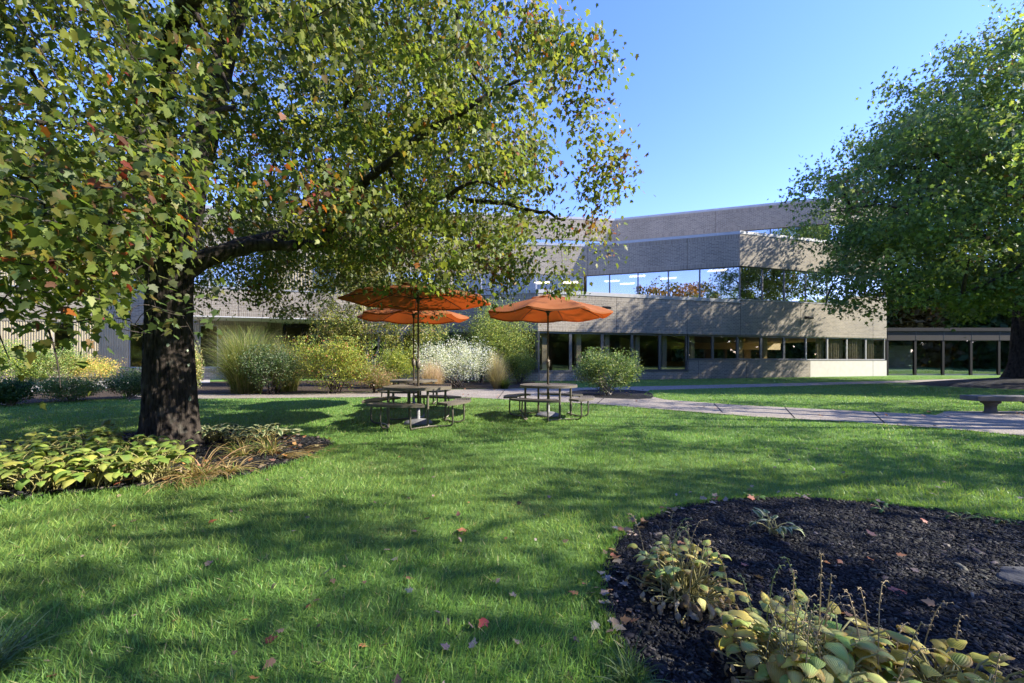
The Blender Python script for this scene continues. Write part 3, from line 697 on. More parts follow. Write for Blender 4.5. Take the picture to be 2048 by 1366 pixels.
def col_back(pos, idx, k, rs):
    n = len(pos); base = np.array([[.08, .13, .03], [.14, .17, .035], [.06, .10, .03], [.22, .20, .05]])
    c = base[rs.choice(4, k, p=[.35, .3, .2, .15])][idx] * (1 + rs.normal(0, .15, (n, 1))); return np.clip(c, .005, .8)
g2 = make_generic(5.0, 10, 1.8, 15000, .24, 41, 450, 40, .22, 'diamond', col_back)
place(g2, (42, 58, 0), 0, 1.3, 'yellow green tree showing above the corridor roof next to the brick corner', 'tree', 'trees behind the glass corridor')
bl = ['tall tree behind the middle of the glass corridor', 'tree behind the corridor to the right of the big maple trunk', 'broad tree seen past the corridor glass at its far end']
for i, (x, y, s) in enumerate(((55, 60, 1.5), (66, 55, 1.4), (82, 60, 1.7))): copy_tree(g2, (x, y, 0), 1.3 * i + 1, s, bl[i], 'trees behind the glass corridor')
for i, (x, y, s) in enumerate(((-20, -22, 1.5), (-2, -30, 1.3), (10, -24, 1.35), (24, -20, 1.5), (38, -14, 1.4), (-34, -12, 1.6))): copy_tree(g2, (x, y, 0), 1.7 * i, s, ['tree mirrored in the dark lower windows'] [0], 'trees mirrored in the lower windows')  # unseen row added to cover the bright horizon mirrored in the lower panes
def col_orange(pos, idx, k, rs):
    n = len(pos); base = np.array([[.25, .11, .03], [.16, .12, .03], [.08, .11, .03], [.30, .16, .04]])
    c = base[rs.choice(4, k, p=[.35, .25, .2, .2])][idx] * (1 + rs.normal(0, .15, (n, 1))); return np.clip(c, .005, .8)
g4 = make_generic(5.0, 9.5, 2.2, 12000, .26, 51, 420, 40, .22, 'diamond', col_orange)
place(g4, (1.0, -18, 0), 0, 1.75, 'rusty orange tree mirrored in the upper storey windows', 'tree')

# ------------------------------------------------------------------ building
A = (1.52, 23.45); Cc = (29.5, 31.5); DIR = Vector((Cc[0] - A[0], Cc[1] - A[1])).normalized()
E = (15.85, A[1] + (15.85 - A[0]) * DIR.y / DIR.x); D = (5.64, 30.7)
DE = Vector((E[0] - D[0], E[1] - D[1])).normalized()
Fd = Vector((.993, .12)).normalized()
FL = (D[0] - 17 * Fd.x, D[1] - 17 * Fd.y)
W0, W1 = (-19.0, 22.58), (-9.5, 25.31)
D3 = (9.66, 37.5); E3 = (D3[0] + 17 * DE.x, D3[1] + 17 * DE.y); F3 = (D3[0] - 30 * Fd.x, D3[1] - 30 * Fd.y)
bld = thing('office_building', 'long brick office building with ribbon windows stepping up in three storeys', 'building', (A[0], A[1], 0))
BO = Vector((A[0], A[1], 0))
def wallframe(p0, p1):
    d = Vector((p1[0] - p0[0], p1[1] - p0[1])); return Vector((p0[0], p0[1], 0)) - BO, math.atan2(d.y, d.x), d.length
def band(p0, p1, z0, z1, th=.3, m=('brick', 'soldier'), top=True, bot=True, name='wall', x0=0.0, x1=None, out=0.0, parent=None):
    o, a, l = wallframe(p0, p1); x1 = l if x1 is None else x1
    mb = MB(); zs = [z0]
    if bot: zs.append(z0 + .31)
    if top: zs.append(z1 - .31)
    zs.append(z1)
    for i in range(len(zs) - 1):
        mi = 1 if ((i == 0 and bot) or (i == len(zs) - 2 and top)) and len(m) > 1 else 0
        za, zb = zs[i], zs[i + 1]
        mb.add([(x0, -out, za), (x1, -out, za), (x1, -out, zb), (x0, -out, zb)], [(0, 1, 2, 3)], mi)
    for y_, flip in ((th, 1),):
        mb.add([(x0, y_, z0), (x1, y_, z0), (x1, y_, z1), (x0, y_, z1)], [(3, 2, 1, 0)], 0)
    mb.add([(x0, -out, z0), (x1, -out, z0), (x1, th, z0), (x0, th, z0)], [(3, 2, 1, 0)], 0)
    mb.add([(x0, -out, z1), (x1, -out, z1), (x1, th, z1), (x0, th, z1)], [(0, 1, 2, 3)], 0)
    mb.add([(x0, -out, z0), (x0, th, z0), (x0, th, z1), (x0, -out, z1)], [(3, 2, 1, 0)], 0)
    mb.add([(x1, -out, z0), (x1, th, z0), (x1, th, z1), (x1, -out, z1)], [(0, 1, 2, 3)], 0)
    ob = mb.obj(name, list(m), parent or bld); ob.location = o; ob.rotation_euler = (0, 0, a); return ob
def strip(p0, p1, z0, z1, y0, y1, m, name, x0=0.0, x1=None, bev=0):
    o, a, l = wallframe(p0, p1); x1 = l if x1 is None else x1
    mb = MB(); mb.box((x0, y0, z0), (x1, y1, z1)); ob = mb.obj(name, [m], bld); ob.location = o; ob.rotation_euler = (0, 0, a); return ob
def alongpx(p0, p1, px):
    k = (px - 1024) / F_PX; dx, dy = p1[0] - p0[0], p1[1] - p0[1]
    t = (k * p0[1] - p0[0]) / (dx - k * dy); return t * math.hypot(dx, dy)
def window(p0, p1, xa, xb, z0, z1, glass='glass_up', fm='frame', fw=.05, rec=.10, dep=.1):
    o, a, l = wallframe(p0, p1); mb = MB()
    mb.box((xa + .002, rec, z0 + .002), (xa + fw, rec + dep, z1 - .002)); mb.box((xb - fw, rec, z0 + .002), (xb - .002, rec + dep, z1 - .002))
    mb.box((xa + fw, rec + .003, z1 - fw * 1.3), (xb - fw, rec + dep - .003, z1 - .002)); mb.box((xa + fw, rec + .003, z0 + .002), (xb - fw, rec + dep - .003, z0 + fw * 1.2))
    w_ = mb.obj('window', [fm], bld); w_.location = o; w_.rotation_euler = (0, 0, a)
    g = MB(); g.box((xa + fw, rec + .045, z0 + fw * 1.2), (xb - fw, rec + .055, z1 - fw * 1.3)); g.obj('pane', [glass], w_)
def winrow(p0, p1, pxs, z0, z1, **k):
    xs = [alongpx(p0, p1, p) for p in pxs]
    for a, b in zip(xs[:-1], xs[1:]): window(p0, p1, a, b, z0, z1, **k)
ZH, ZP, ZS = 2.95, 5.4, 1.24
Z2H, Z2P, Z3H, Z3P = 7.75, 10.15, 12.4, 14.5
LA = Vector((Cc[0] - A[0], Cc[1] - A[1])).length
xE = alongpx(A, Cc, 1480); xStep = alongpx(A, Cc, 1377); xR = alongpx(A, Cc, 1697)
# long lower wall
band(A, Cc, ZH, ZP - .22, x0=0, x1=xE, top=True)
strip(A, Cc, ZP - .22, ZP, -.03, .45, 'coping', 'coping', 0, xE)
band(A, Cc, ZH, ZP, x0=xE, x1=xR, top=False)
band(A, Cc, ZH, 6.1, x0=xR, x1=LA, top=False)
strip(A, Cc, ZP, ZP + .05, -.02, .12, 'coping', 'window_sill', xE, xR); strip(A, Cc, 6.1, 6.15, -.02, .12, 'coping', 'window_sill', xR, LA)
band(A, Cc, 0, .50, x0=0, x1=xStep, top=False, bot=False); band(A, Cc, 0, ZS - .03, x0=xStep, x1=alongpx(A, Cc, 1621), top=False, bot=False)
band(A, Cc, 0, ZS - .03, x0=alongpx(A, Cc, 1621), x1=LA, top=False, bot=False, m=('basewall',), name='smooth_wall')
strip(A, Cc, .50, .54, -.015, .13, 'frame', 'window_sill', 0, xStep); strip(A, Cc, ZS - .03, ZS + .01, -.015, .13, 'frame', 'window_sill', xStep, LA)
winrow(A, Cc, [1077, 1142.5, 1206, 1266, 1322, 1376], .54, ZH, glass='glass_lo', fm='frame', fw=.09)
winrow(A, Cc, [1378, 1428, 1478, 1525, 1571, 1615], ZS + .01, ZH, glass='glass_lo', fm='frame', fw=.09)
winrow(A, Cc, [1615, 1658, 1697, 1735, 1773], ZS + .01, ZH, glass='glass_lo', fm='frame_light', fw=.06)
# second storey over the long wall (right of E)
winrow(A, Cc, [1483, 1528, 1572, 1615, 1658, 1697], ZP + .05, Z2H, glass='glass_up')
winrow(A, Cc, [1697, 1734, 1773], 6.15, Z2H, glass='glass_up')
band(A, Cc, Z2H, Z2P - .2, x0=xE, x1=LA); strip(A, Cc, Z2P - .2, Z2P, -.03, .45, 'coping', 'coping', xE, LA)
# inner wing D-E
band(D, E, Z2H, Z2P - .2); strip(D, E, Z2P - .2, Z2P, -.03, .45, 'coping', 'coping', 0, (Vector(E) - Vector(D)).length - .05)
winrow(D, E, [1172, 1219, 1276, 1337, 1400, 1481], ZP - .1, Z2H)
band(D, E, ZP - .45, ZP - .1, top=False, bot=False)
# F wall
lF = 17.0
band(FL, D, Z2H, Z2P - .2); strip(FL, D, Z2P - .2, Z2P, -.03, .45, 'coping', 'coping')
winrow(FL, D, [905, 963, 1018, 1073, 1125, 1168], ZP - .1, Z2H, fm='frame_light', glass='glass_lo')
band(FL, D, ZP - 1.6, ZP - .1, top=False, bot=False)
def siding(p0, p1, xa, xb, z0, z1, y=.08, pitch=.12):
    o, a, l = wallframe(p0, p1); mb = MB(); mb.box((xa, y, z0), (xb, y + .06, z1)); x = xa + .03
    while x < xb - .05: mb.box((x, y - .03, z0 + .01), (x + .045, y + .002, z1 - .01)); x += pitch
    s_ = mb.obj('siding', ['siding'], bld); s_.location = o; s_.rotation_euler = (0, 0, a)
xs0 = alongpx(FL, D, 905); siding(FL, D, xs0 - 1.1, xs0, ZP - .1, Z2H)
for i in range(5): window(FL, D, xs0 - 1.1 - 1.7 * (i + 1), xs0 - 1.1 - 1.7 * i, ZP - .1, Z2H, fm='frame_light')
# third storey
for p0, p1 in ((F3, D3), (D3, E3)):
    band(p0, p1, Z3H, Z3P - .2); strip(p0, p1, Z3P - .2, Z3P, -.03, .5, 'coping', 'coping')
    l = (Vector(p1) - Vector(p0)).length; n = int(l / 2.1)
    for i in range(n): window(p0, p1, l * i / n, l * (i + 1) / n, Z2P - .1, Z3H, fm='frame_light' if p0 is F3 else 'frame', glass='glass_up')
E4 = (E3[0] + 9, E3[1] + 2.6); band(E3, E4, Z3H, Z3P - .2); strip(E3, E4, Z3P - .2, Z3P, -.03, .5, 'coping', 'coping')
for i in range(4): window(E3, E4, 2.3 * i + .05, 2.3 * i + 2.35, Z2P - .1, Z3H)
# return wall left of A
RL = (-9.5, 26.1)
lr = (Vector(A) - Vector(RL)).length
band(RL, A, ZH, ZP - .22); strip(RL, A, ZP - .22, ZP, -.03, .45, 'coping', 'coping', 0, lr - .03)
band(RL, A, 0, .5, top=False, bot=False); strip(RL, A, .50, .54, -.015, .13, 'frame', 'window_sill', 0, lr - .02)
for i in range(6): window(RL, A, lr - .08 - (i + 1) * 1.75, lr - .08 - i * 1.75, .54, ZH, glass='glass_lo', fw=.09)
mb = MB(); mb.box((-.02, .01, 0), (.10, .14, ZH)); o_ = mb.obj('corner_post', ['frame'], bld); o_.rotation_euler = (0, 0, 0)
# left wing W (overhanging upper floor)
band(W0, W1, 3.8, ZP); strip(W0, W1, ZP, ZP + .06, -.03, .3, 'coping', 'window_sill')
lw = (Vector(W1) - Vector(W0)).length
x = 0.05
for i in range(3): window(W0, W1, x, x + 1.5, ZP + .06, Z2H, fm='frame_light'); x += 1.5
siding(W0, W1, x, x + 2.4, ZP + .06, Z2H, .02, .15); x += 2.4
window(W0, W1, x, x + 1.4, ZP + .06, Z2H, fm='frame_light', glass='glass_lo'); x += 1.4; siding(W0, W1, x, lw, ZP + .06, Z2H, .02, .15)
band(W0, W1, Z2H, Z2P - .2); strip(W0, W1, Z2P - .2, Z2P, -.03, .45, 'coping', 'coping')
wn = Vector((-(W1[1] - W0[1]), W1[0] - W0[0])).normalized()
band(W1, (W1[0] + wn.x * 5, W1[1] + wn.y * 5), 3.8, Z2P, top=False, bot=False)
G0 = (W0[0] + wn.x * 3.2, W0[1] + wn.y * 3.2); G1 = (W1[0] + wn.x * 3.2, W1[1] + wn.y * 3.2)
band(G0, G1, 0, 3.8, x0=0, x1=4.6, top=True, bot=False)
strip(W0, W1, 3.74, 3.797, .0, 3.5, 'soffit', 'soffit')
# entrance in the recess
mb = MB()
for xa in (4.62, 5.75, 6.9, 8.1, 9.5): mb.box((xa, 0, 0), (xa + .12, .14, 3.7))
mb.box((4.75, .004, 3.45), (9.5, .136, 3.696)); mb.box((4.75, .004, 2.9), (9.5, .136, 3.0))
o_, a_, l_ = wallframe(G0, G1); fr = mb.obj('entrance_frame', ['dark'], bld); fr.location = o_; fr.rotation_euler = (0, 0, a_)
mb = MB(); mb.box((4.75, .06, .02), (5.74, .08, 2.88)); mb.box((8.23, .06, .02), (9.49, .08, 2.88)); mb.box((5.88, .06, .02), (6.88, .08, 2.88)); mb.obj('pane', ['glass_lo'], fr)
mb = MB(); mb.box((7.04, .05, .02), (8.08, .09, 2.88)); mb.obj('door', ['blind'], fr)
# far left wing H, facing the lawn
H0, H1 = (-42.9, 18.23), (-15.9, 26.0)
band(H0, H1, 3.46, ZP); strip(H0, H1, ZP, ZP + .06, -.03, .3, 'coping', 'window_sill'); band(H0, H1, 0, .73, top=False, bot=False); strip(H0, H1, .73, .78, -.02, .12, 'coping', 'window_sill')
band(H0, H1, Z2H, Z2P - .2); strip(H0, H1, Z2P - .2, Z2P, -.03, .45, 'coping', 'coping')
x = .1; i = 0
while x < 27.6:
    wd = 2.6 if i % 2 == 0 else 1.0
    wd = min(wd, 28.1 - x)
    if i % 2 == 0: siding(H0, H1, x, x + wd, .78, 3.46, .05, .12); siding(H0, H1, x, x + wd, ZP + .06, Z2H, .05, .12)
    else: window(H0, H1, x, x + wd, .78, 3.46, glass='glass_lo', fm='frame_light'); window(H0, H1, x, x + wd, ZP + .06, Z2H, fm='frame_light')
    x += wd; i += 1
# roofs, floors, interior
def slab(poly, z0, z1, m, name):
    mb = MB(); mb.prism([(x - BO.x, y - BO.y) for x, y in poly], z0, z1); return mb.obj(name, [m], bld)
ins = .32
def off(p, q, d):   # offset two points backwards
    v = Vector((q[0] - p[0], q[1] - p[1])).normalized(); n_ = Vector((-v.y, v.x)) * d; return (p[0] + n_.x, p[1] + n_.y), (q[0] + n_.x, q[1] + n_.y)
a1, c1 = off(A, Cc, ins); r1, a1b = off(RL, A, ins)
slab([(a1[0] - .1, a1[1] + .1), c1, (28, 44), (-9, 40), r1], ZP - .6, ZP - .5, 'soffit', 'roof')
slab([(a1[0] - .1, a1[1] + .1), c1, (28, 44), (-9, 40), r1], .01, .05, 'interior', 'floor_slab')
slab([(a1[0] - .1, a1[1] + .1), c1, (28, 44), (-9, 40), r1], ZH + .05, ZH + .15, 'interior', 'ceiling_slab')
d1, e1 = off(D, E, ins); f1, _ = off(FL, D, ins)
blk2 = [f1, (D[0] - .05, D[1] + .4), (E[0] - .1, E[1] + .5), c1, (28, 45), (-12, 40)]
slab(blk2, Z2P - .45, Z2P - .35, 'soffit', 'roof'); slab(blk2, Z2H + .1, Z2H + .2, 'soffit', 'ceiling_slab'); slab(blk2, ZP - .44, ZP - .4, 'interior', 'floor_slab')
e3, _e = off(E3, E4, .4); blk3 = [off(F3, D3, .4)[0], (D3[0] - .05, D3[1] + .5), (E3[0] - .1, E3[1] + .6), off(E3, E4, .4)[1], (34, 50), (-21, 48)]
slab(blk3, Z3P - .45, Z3P - .35, 'soffit', 'roof'); slab(blk3, Z3H + .1, Z3H + .2, 'interior', 'ceiling_slab'); slab(blk3, Z2P - .3, Z2P - .25, 'interior', 'floor_slab')
# back walls
strip((-9, 40), (14, 37), 0, ZP - .5, 0, .2, 'interior', 'back_wall')
bw0, bw1 = (12.5, 38.5), (29, 43.2)
lbw = (Vector(bw1) - Vector(bw0)).length
strip(bw0, bw1, 0, 1.1, 0, .2, 'tan', 'back_wall'); strip(bw0, bw1, 2.35, ZP - .5, 0, .2, 'tan', 'back_wall')
for i in range(7): strip(bw0, bw1, 1.1, 2.35, 0, .2, 'interior', 'back_wall', lbw * i / 7, lbw * i / 7 + (.9 if i % 2 else .25))
strip((8.2, 30), (12.2, 38), .05, ZH, 0, .15, 'tan', 'partition')
strip((-12, 39), (28, 44), ZP - .4, Z2P - .4, 0, .2, 'interior', 'back_wall')
strip((-21, 47), (34, 49.5), Z2P - .3, Z3P - .4, 0, .2, 'interior', 'back_wall')
strip(off(H0, H1, 5)[0], off(H0, H1, 5)[1], 0, Z2P - .3, 0, .2, 'interior', 'back_wall')
slab([(-43, 18.7), (-15.9, 26.4), (-12, 29), (-12, 39), (-44, 39)], Z2P - .45, Z2P - .35, 'soffit', 'roof')
hw = off(W0, W1, .35); slab([hw[0], hw[1], (W1[0] + wn.x * 4.9, W1[1] + wn.y * 4.9), (W0[0] + wn.x * 4.9, W0[1] + wn.y * 4.9)], Z2P - .45, Z2P - .35, 'soffit', 'roof')
strip(off(W0, W1, 4)[0], off(W0, W1, 4)[1], 3.8, Z2P - .5, 0, .15, 'interior', 'back_wall')
strip(off(G0, G1, 3)[0], off(G0, G1, 3)[1], 0, 3.7, 0, .15, 'interior', 'back_wall')
# columns inside lower floor, blinds, ceiling lights
for i, px in enumerate((1090, 1160, 1218, 1280, 1335, 1392, 1490, 1540)):
    xx = alongpx(A, Cc, px); strip(A, Cc, .05, ZH + .05, .5, .8, 'blind' if i < 5 else 'tan', 'inner_column', xx, xx + .32)
def blinds(p0, p1, xa, xb, z0, z1, y=.32):
    o, a, l = wallframe(p0, p1); n = int((xb - xa) / .035); vs = []; fs = []
    for i in range(n + 1):
        x = xa + (xb - xa) * i / n; yy = y + .04 * math.sin(i * .9) + .02 * math.sin(i * .23); vs += [(x, yy, z0), (x, yy, z1)]
    for i in range(n): fs.append((2 * i, 2 * i + 2, 2 * i + 3, 2 * i + 1))
    mb = MB(); mb.add(vs, fs, 0, True); b_ = mb.obj('curtain', ['blind'], bld); b_.location = o; b_.rotation_euler = (0, 0, a)
for pa, pb in ((1640, 1656), (1662, 1694), (1700, 1732), (1738, 1756)): blinds(A, Cc, alongpx(A, Cc, pa), alongpx(A, Cc, pb), ZS, ZH)
o_, a_, l_ = wallframe(D, E)
for x_, y_ in ((1.2, 3.0), (3.2, 1.6), (5.6, 3.2), (8.8, 1.2), (2.4, 4.6), (-2.2, 2.6), (-4.5, 2.0)):
    mb = MB(); mb.box((x_, y_, Z2H + .06), (x_ + 1.2, y_ + .6, Z2H + .098)); l__ = mb.obj('ceiling_light', ['lamp'], bld); l__.location = o_; l__.rotation_euler = (0, 0, a_)

for p0, p1, z0, z1, xs in ((A, Cc, ZH, ZP - .23, (5.2, 10.4)), (A, Cc, ZH, ZP - .01, (xE + .02, 20.2, 27.6)), (A, Cc, 0, .49, (5.2,)), (A, Cc, 0, ZS - .04, (11.3, 15.3, 27.6)), (D, E, Z2H, Z2P - .21, (.15, 7.2)), (D3, E3, Z3H, Z3P - .21, (.15, 8.5)), (FL, D, Z2H, Z2P - .21, (5, 11)), (W0, W1, 3.8, ZP - .01, (3.1, 6.8))):
    for x_ in xs: strip(p0, p1, z0, z1, -.004, .01, 'dark', 'expansion_joint', x_, x_ + .02)
for p0, p1, z, n_ in ((A, Cc, ZP, 5), (D, E, Z2P, 4), (D3, E3, Z3P, 5)):
    for i in range(1, n_): strip(p0, p1, z - .2, z + .004, -.036, .455, 'frame_light', 'coping_seam', i * 3.05, i * 3.05 + .05)

# flood lights on the long wall
def flood(px, py, label):
    xx = alongpx(A, Cc, px); base = Vector((A[0] + DIR.x * xx, A[1] + DIR.y * xx, 0)); z = CAM_H + (HOR - py) / F_PX * base.y
    root = thing('wall_light', label, 'light', (base.x, base.y, z), math.atan2(DIR.y, DIR.x))
    mb = MB(); mb.box((-.09, -.04, -.05), (.09, -.003, .12)); mb.tube([(0, -.03, .03), (0, -.16, .04)], .025, 8); mb.obj('bracket', ['dark'], root)
    mb = MB(); mb.add([(-.24, -.16, .10), (.24, -.16, .10), (.24, -.42, .0), (.24, -.36, -.10), (-.24, -.42, .0), (-.24, -.36, -.10), (-.24, -.18, -.06), (.24, -.18, -.06)],
        [(0, 1, 2, 4), (4, 2, 3, 5), (5, 3, 7, 6), (6, 7, 1, 0), (1, 7, 3, 2), (0, 4, 5, 6)]); mb.obj('housing', ['dark'], root)
    mb = MB(); mb.add([(-.2, -.19, -.067), (.2, -.19, -.067), (.2, -.35, -.104), (-.2, -.35, -.104)], [(0, 1, 2, 3)]); mb.obj('lens', ['frame_light'], root)
flood(1209, 616, 'dark floodlight on the brick band just beyond the right umbrella tip')
flood(1612, 636, 'dark floodlight on the brick band right of the upper window corner')

# ------------------------------------------------------------------ glass corridor
cor = thing('glass_corridor', 'low glazed walkway with bronze fascia joining the brick building at its right end', 'walkway', (29.6, 33, 0))
def cbox(name, a, b, m, parent=None): mb = MB(); mb.box(a, b); return mb.obj(name, [m], parent or cor)
CL = 34.0
cbox('fascia', (.0, -.12, 2.86), (CL, .08, 3.62), 'bronze'); cbox('roof', (-.02, -.2, 3.622), (CL + .1, 3.6, 3.9), 'dark')
cbox('rear_fascia', (.0, 3.32, 2.86), (CL, 3.5, 3.62), 'bronze'); cbox('floor', (.02, .0, .0), (CL, 3.4, .12), 'concrete')
for i in range(15):
    x = 2.3 * i + .1
    cbox('column', (x + 1.1, -.1, 0), (x + 1.28, .06, 2.86), 'dark'); cbox('column', (x + 1.1, 3.34, .0), (x + 1.24, 3.48, 2.86), 'dark')
    if i < 14:
        cbox('panel_joint', (x + 1.2, -.128, 2.88), (x + 1.22, -.12, 3.6), 'frame')
for i in range(14):
    x = 2.3 * i + 1.4
    cbox('pane', (x, -.03, .12), (x + 2.1, -.02, 2.86), 'glass_co'); cbox('pane', (x, 3.4, .12), (x + 2.1, 3.41, 2.86), 'glass_co')
cbox('pane', (.05, -.03, .12), (1.18, -.02, 2.86), 'glass_co')
cbox('wall_panel', (.1, .5, .12), (1.15, .56, 2.86), 'soffit'); cbox('wall_panel', (1.45, 1.6, .12), (5.4, 1.66, 2.5), 'soffit')  # pale panels added behind the first panes for their pale reflected look

# ------------------------------------------------------------------ picnic tables and umbrellas
def arc_bar(mb, r, w, a0, a1, z0, z1, n=14, mi=0):
    vs = []; full = abs(a1 - a0 - 2 * PI) < 1e-6
    for i in range(n if full else n + 1):
        t = a0 + (a1 - a0) * i / n; c, s = math.cos(t), math.sin(t)
        for rr, z in ((r - w / 2, z0), (r + w / 2, z0), (r + w / 2, z1), (r - w / 2, z1)): vs.append((rr * c, rr * s, z))
    k = n if full else n + 1; fs = []
    for i in range(n):
        j = (i + 1) % k
        for q in range(4): fs.append((i * 4 + q, i * 4 + (q + 1) % 4, j * 4 + (q + 1) % 4, j * 4 + q))
    if not full: fs += [(3, 2, 1, 0), (n * 4, n * 4 + 1, n * 4 + 2, n * 4 + 3)]
    mb.add(vs, fs, mi)
def picnic_table():
    root = link('picnic_table', None)
    mb = MB(); R = .64
    for r in [.07 + .034 * i for i in range(17)]: arc_bar(mb, r, .022, 0, 2 * PI, .700, .722, 48)
    arc_bar(mb, R - .008, .018, 0, 2 * PI, .675, .726, 56)
    for i in range(8):
        a = PI / 4 * i; c, s = math.cos(a), math.sin(a); nx, ny = -s * .018, c * .018
        mb.add([(.05 * c - nx, .05 * s - ny, .692), (.05 * c + nx, .05 * s + ny, .692), (.62 * c + nx, .62 * s + ny, .692), (.62 * c - nx, .62 * s - ny, .692),
                (.05 * c - nx, .05 * s - ny, .699), (.05 * c + nx, .05 * s + ny, .699), (.62 * c + nx, .62 * s + ny, .699), (.62 * c - nx, .62 * s - ny, .699)],
               [(3, 2, 1, 0), (4, 5, 6, 7), (0, 1, 5, 4), (1, 2, 6, 5), (2, 3, 7, 6), (3, 0, 4, 7)])
    arc_bar(mb, .055, .02, 0, 2 * PI, .66, .724, 24)
    mb.obj('tabletop', ['metal'], root)
    for i in range(4):
        a = PI / 4 + PI / 2 * i; x, y = .56 * math.cos(a), .56 * math.sin(a)
        mb = MB(); mb.tube([(x, y, .69), (x, y, .25), (x, y, 0)], .024, 10); mb.obj('leg', ['metal'], root)
        a = PI / 2 * i; mb = MB()
        for k in range(8): arc_bar(mb, .735 + .036 * k, .022, a - .56, a + .56, .445, .462, 14)
        arc_bar(mb, .715, .014, a - .575, a + .575, .425, .466, 14); arc_bar(mb, 1.008, .014, a - .575, a + .575, .425, .466, 16)
        for e in (-.575, .575, -.2, .2):
            t = a + e; c, s = math.cos(t), math.sin(t); nx, ny = -s * .008, c * .008; zt = .466 if abs(e) > .5 else .444; zb = .425 if abs(e) > .5 else .43
            mb.add([(.708 * c - nx, .708 * s - ny, zb), (1.015 * c - nx, 1.015 * s - ny, zb), (1.015 * c + nx, 1.015 * s + ny, zb), (.708 * c + nx, .708 * s + ny, zb),
                    (.708 * c - nx, .708 * s - ny, zt), (1.015 * c - nx, 1.015 * s - ny, zt), (1.015 * c + nx, 1.015 * s + ny, zt), (.708 * c + nx, .708 * s + ny, zt)],
                   [(3, 2, 1, 0), (4, 5, 6, 7), (0, 1, 5, 4), (1, 2, 6, 5), (2, 3, 7, 6), (3, 0, 4, 7)])
        st = mb.obj('seat', ['metal'], root)
        for sgn in (-1, 1):
            t = a + sgn * .33; c, s = math.cos(t), math.sin(t)
            la = PI / 4 + PI / 2 * i if sgn > 0 else PI / 4 + PI / 2 * (i - 1)
            lx, ly = .57 * math.cos(la), .57 * math.sin(la)
            p = [(.87 * c, .87 * s, .43), (.88 * c, .88 * s, .25), (.88 * c, .88 * s, .11)]
            for q in range(1, 6):
                u = q / 5; e = .88 - .12 * (1 - math.cos(u * PI / 2)); p.append((e * c, e * s, .11 - .085 * math.sin(u * PI / 2)))
            p += [(.70 * c * .8 + lx * .2, .70 * s * .8 + ly * .2, .022), (lx * 1.03, ly * 1.03, .03), (lx, ly, .06)]
            mb = MB(); mb.tube(p, .017, 8); mb.obj('seat_support', ['metal'], st)
    return root
def dup_tree(root, name=None):
    r = root.copy(); COL.objects.link(r)
    for ch in list(root.children):
        c = ch.copy(); COL.objects.link(c); c.parent = r
        for g in list(ch.children): d = g.copy(); COL.objects.link(d); d.parent = c
    return r
def setup(o, loc, rz, label, cat, group=None, s=1):
    o.location = loc; o.rotation_euler = (0, 0, rz); o['label'] = label; o['category'] = cat; o.scale = (s, s, s)
    if group: o['group'] = group
TBL = [((836 - 1024) / 800 * 7.85, 7.85, -14, 1.02), ((1097 - 1024) / 800 * 8.8, 8.8, -25, .98), ((828 - 1024) / 800 * 10.9, 10.9, -14, .98)]
tl = ['round slatted metal picnic table at the front left with four curved seats', 'round slatted metal picnic table standing alone at the right under its umbrella', 'round metal picnic table at the back, half hidden behind the front left one']
pt = picnic_table()
for i, (x, y, r, s) in enumerate(TBL):
    o = pt if i == 0 else dup_tree(pt); setup(o, (x, y, 0), math.radians(r), tl[i], 'picnic table', 'picnic tables on the lawn', s)

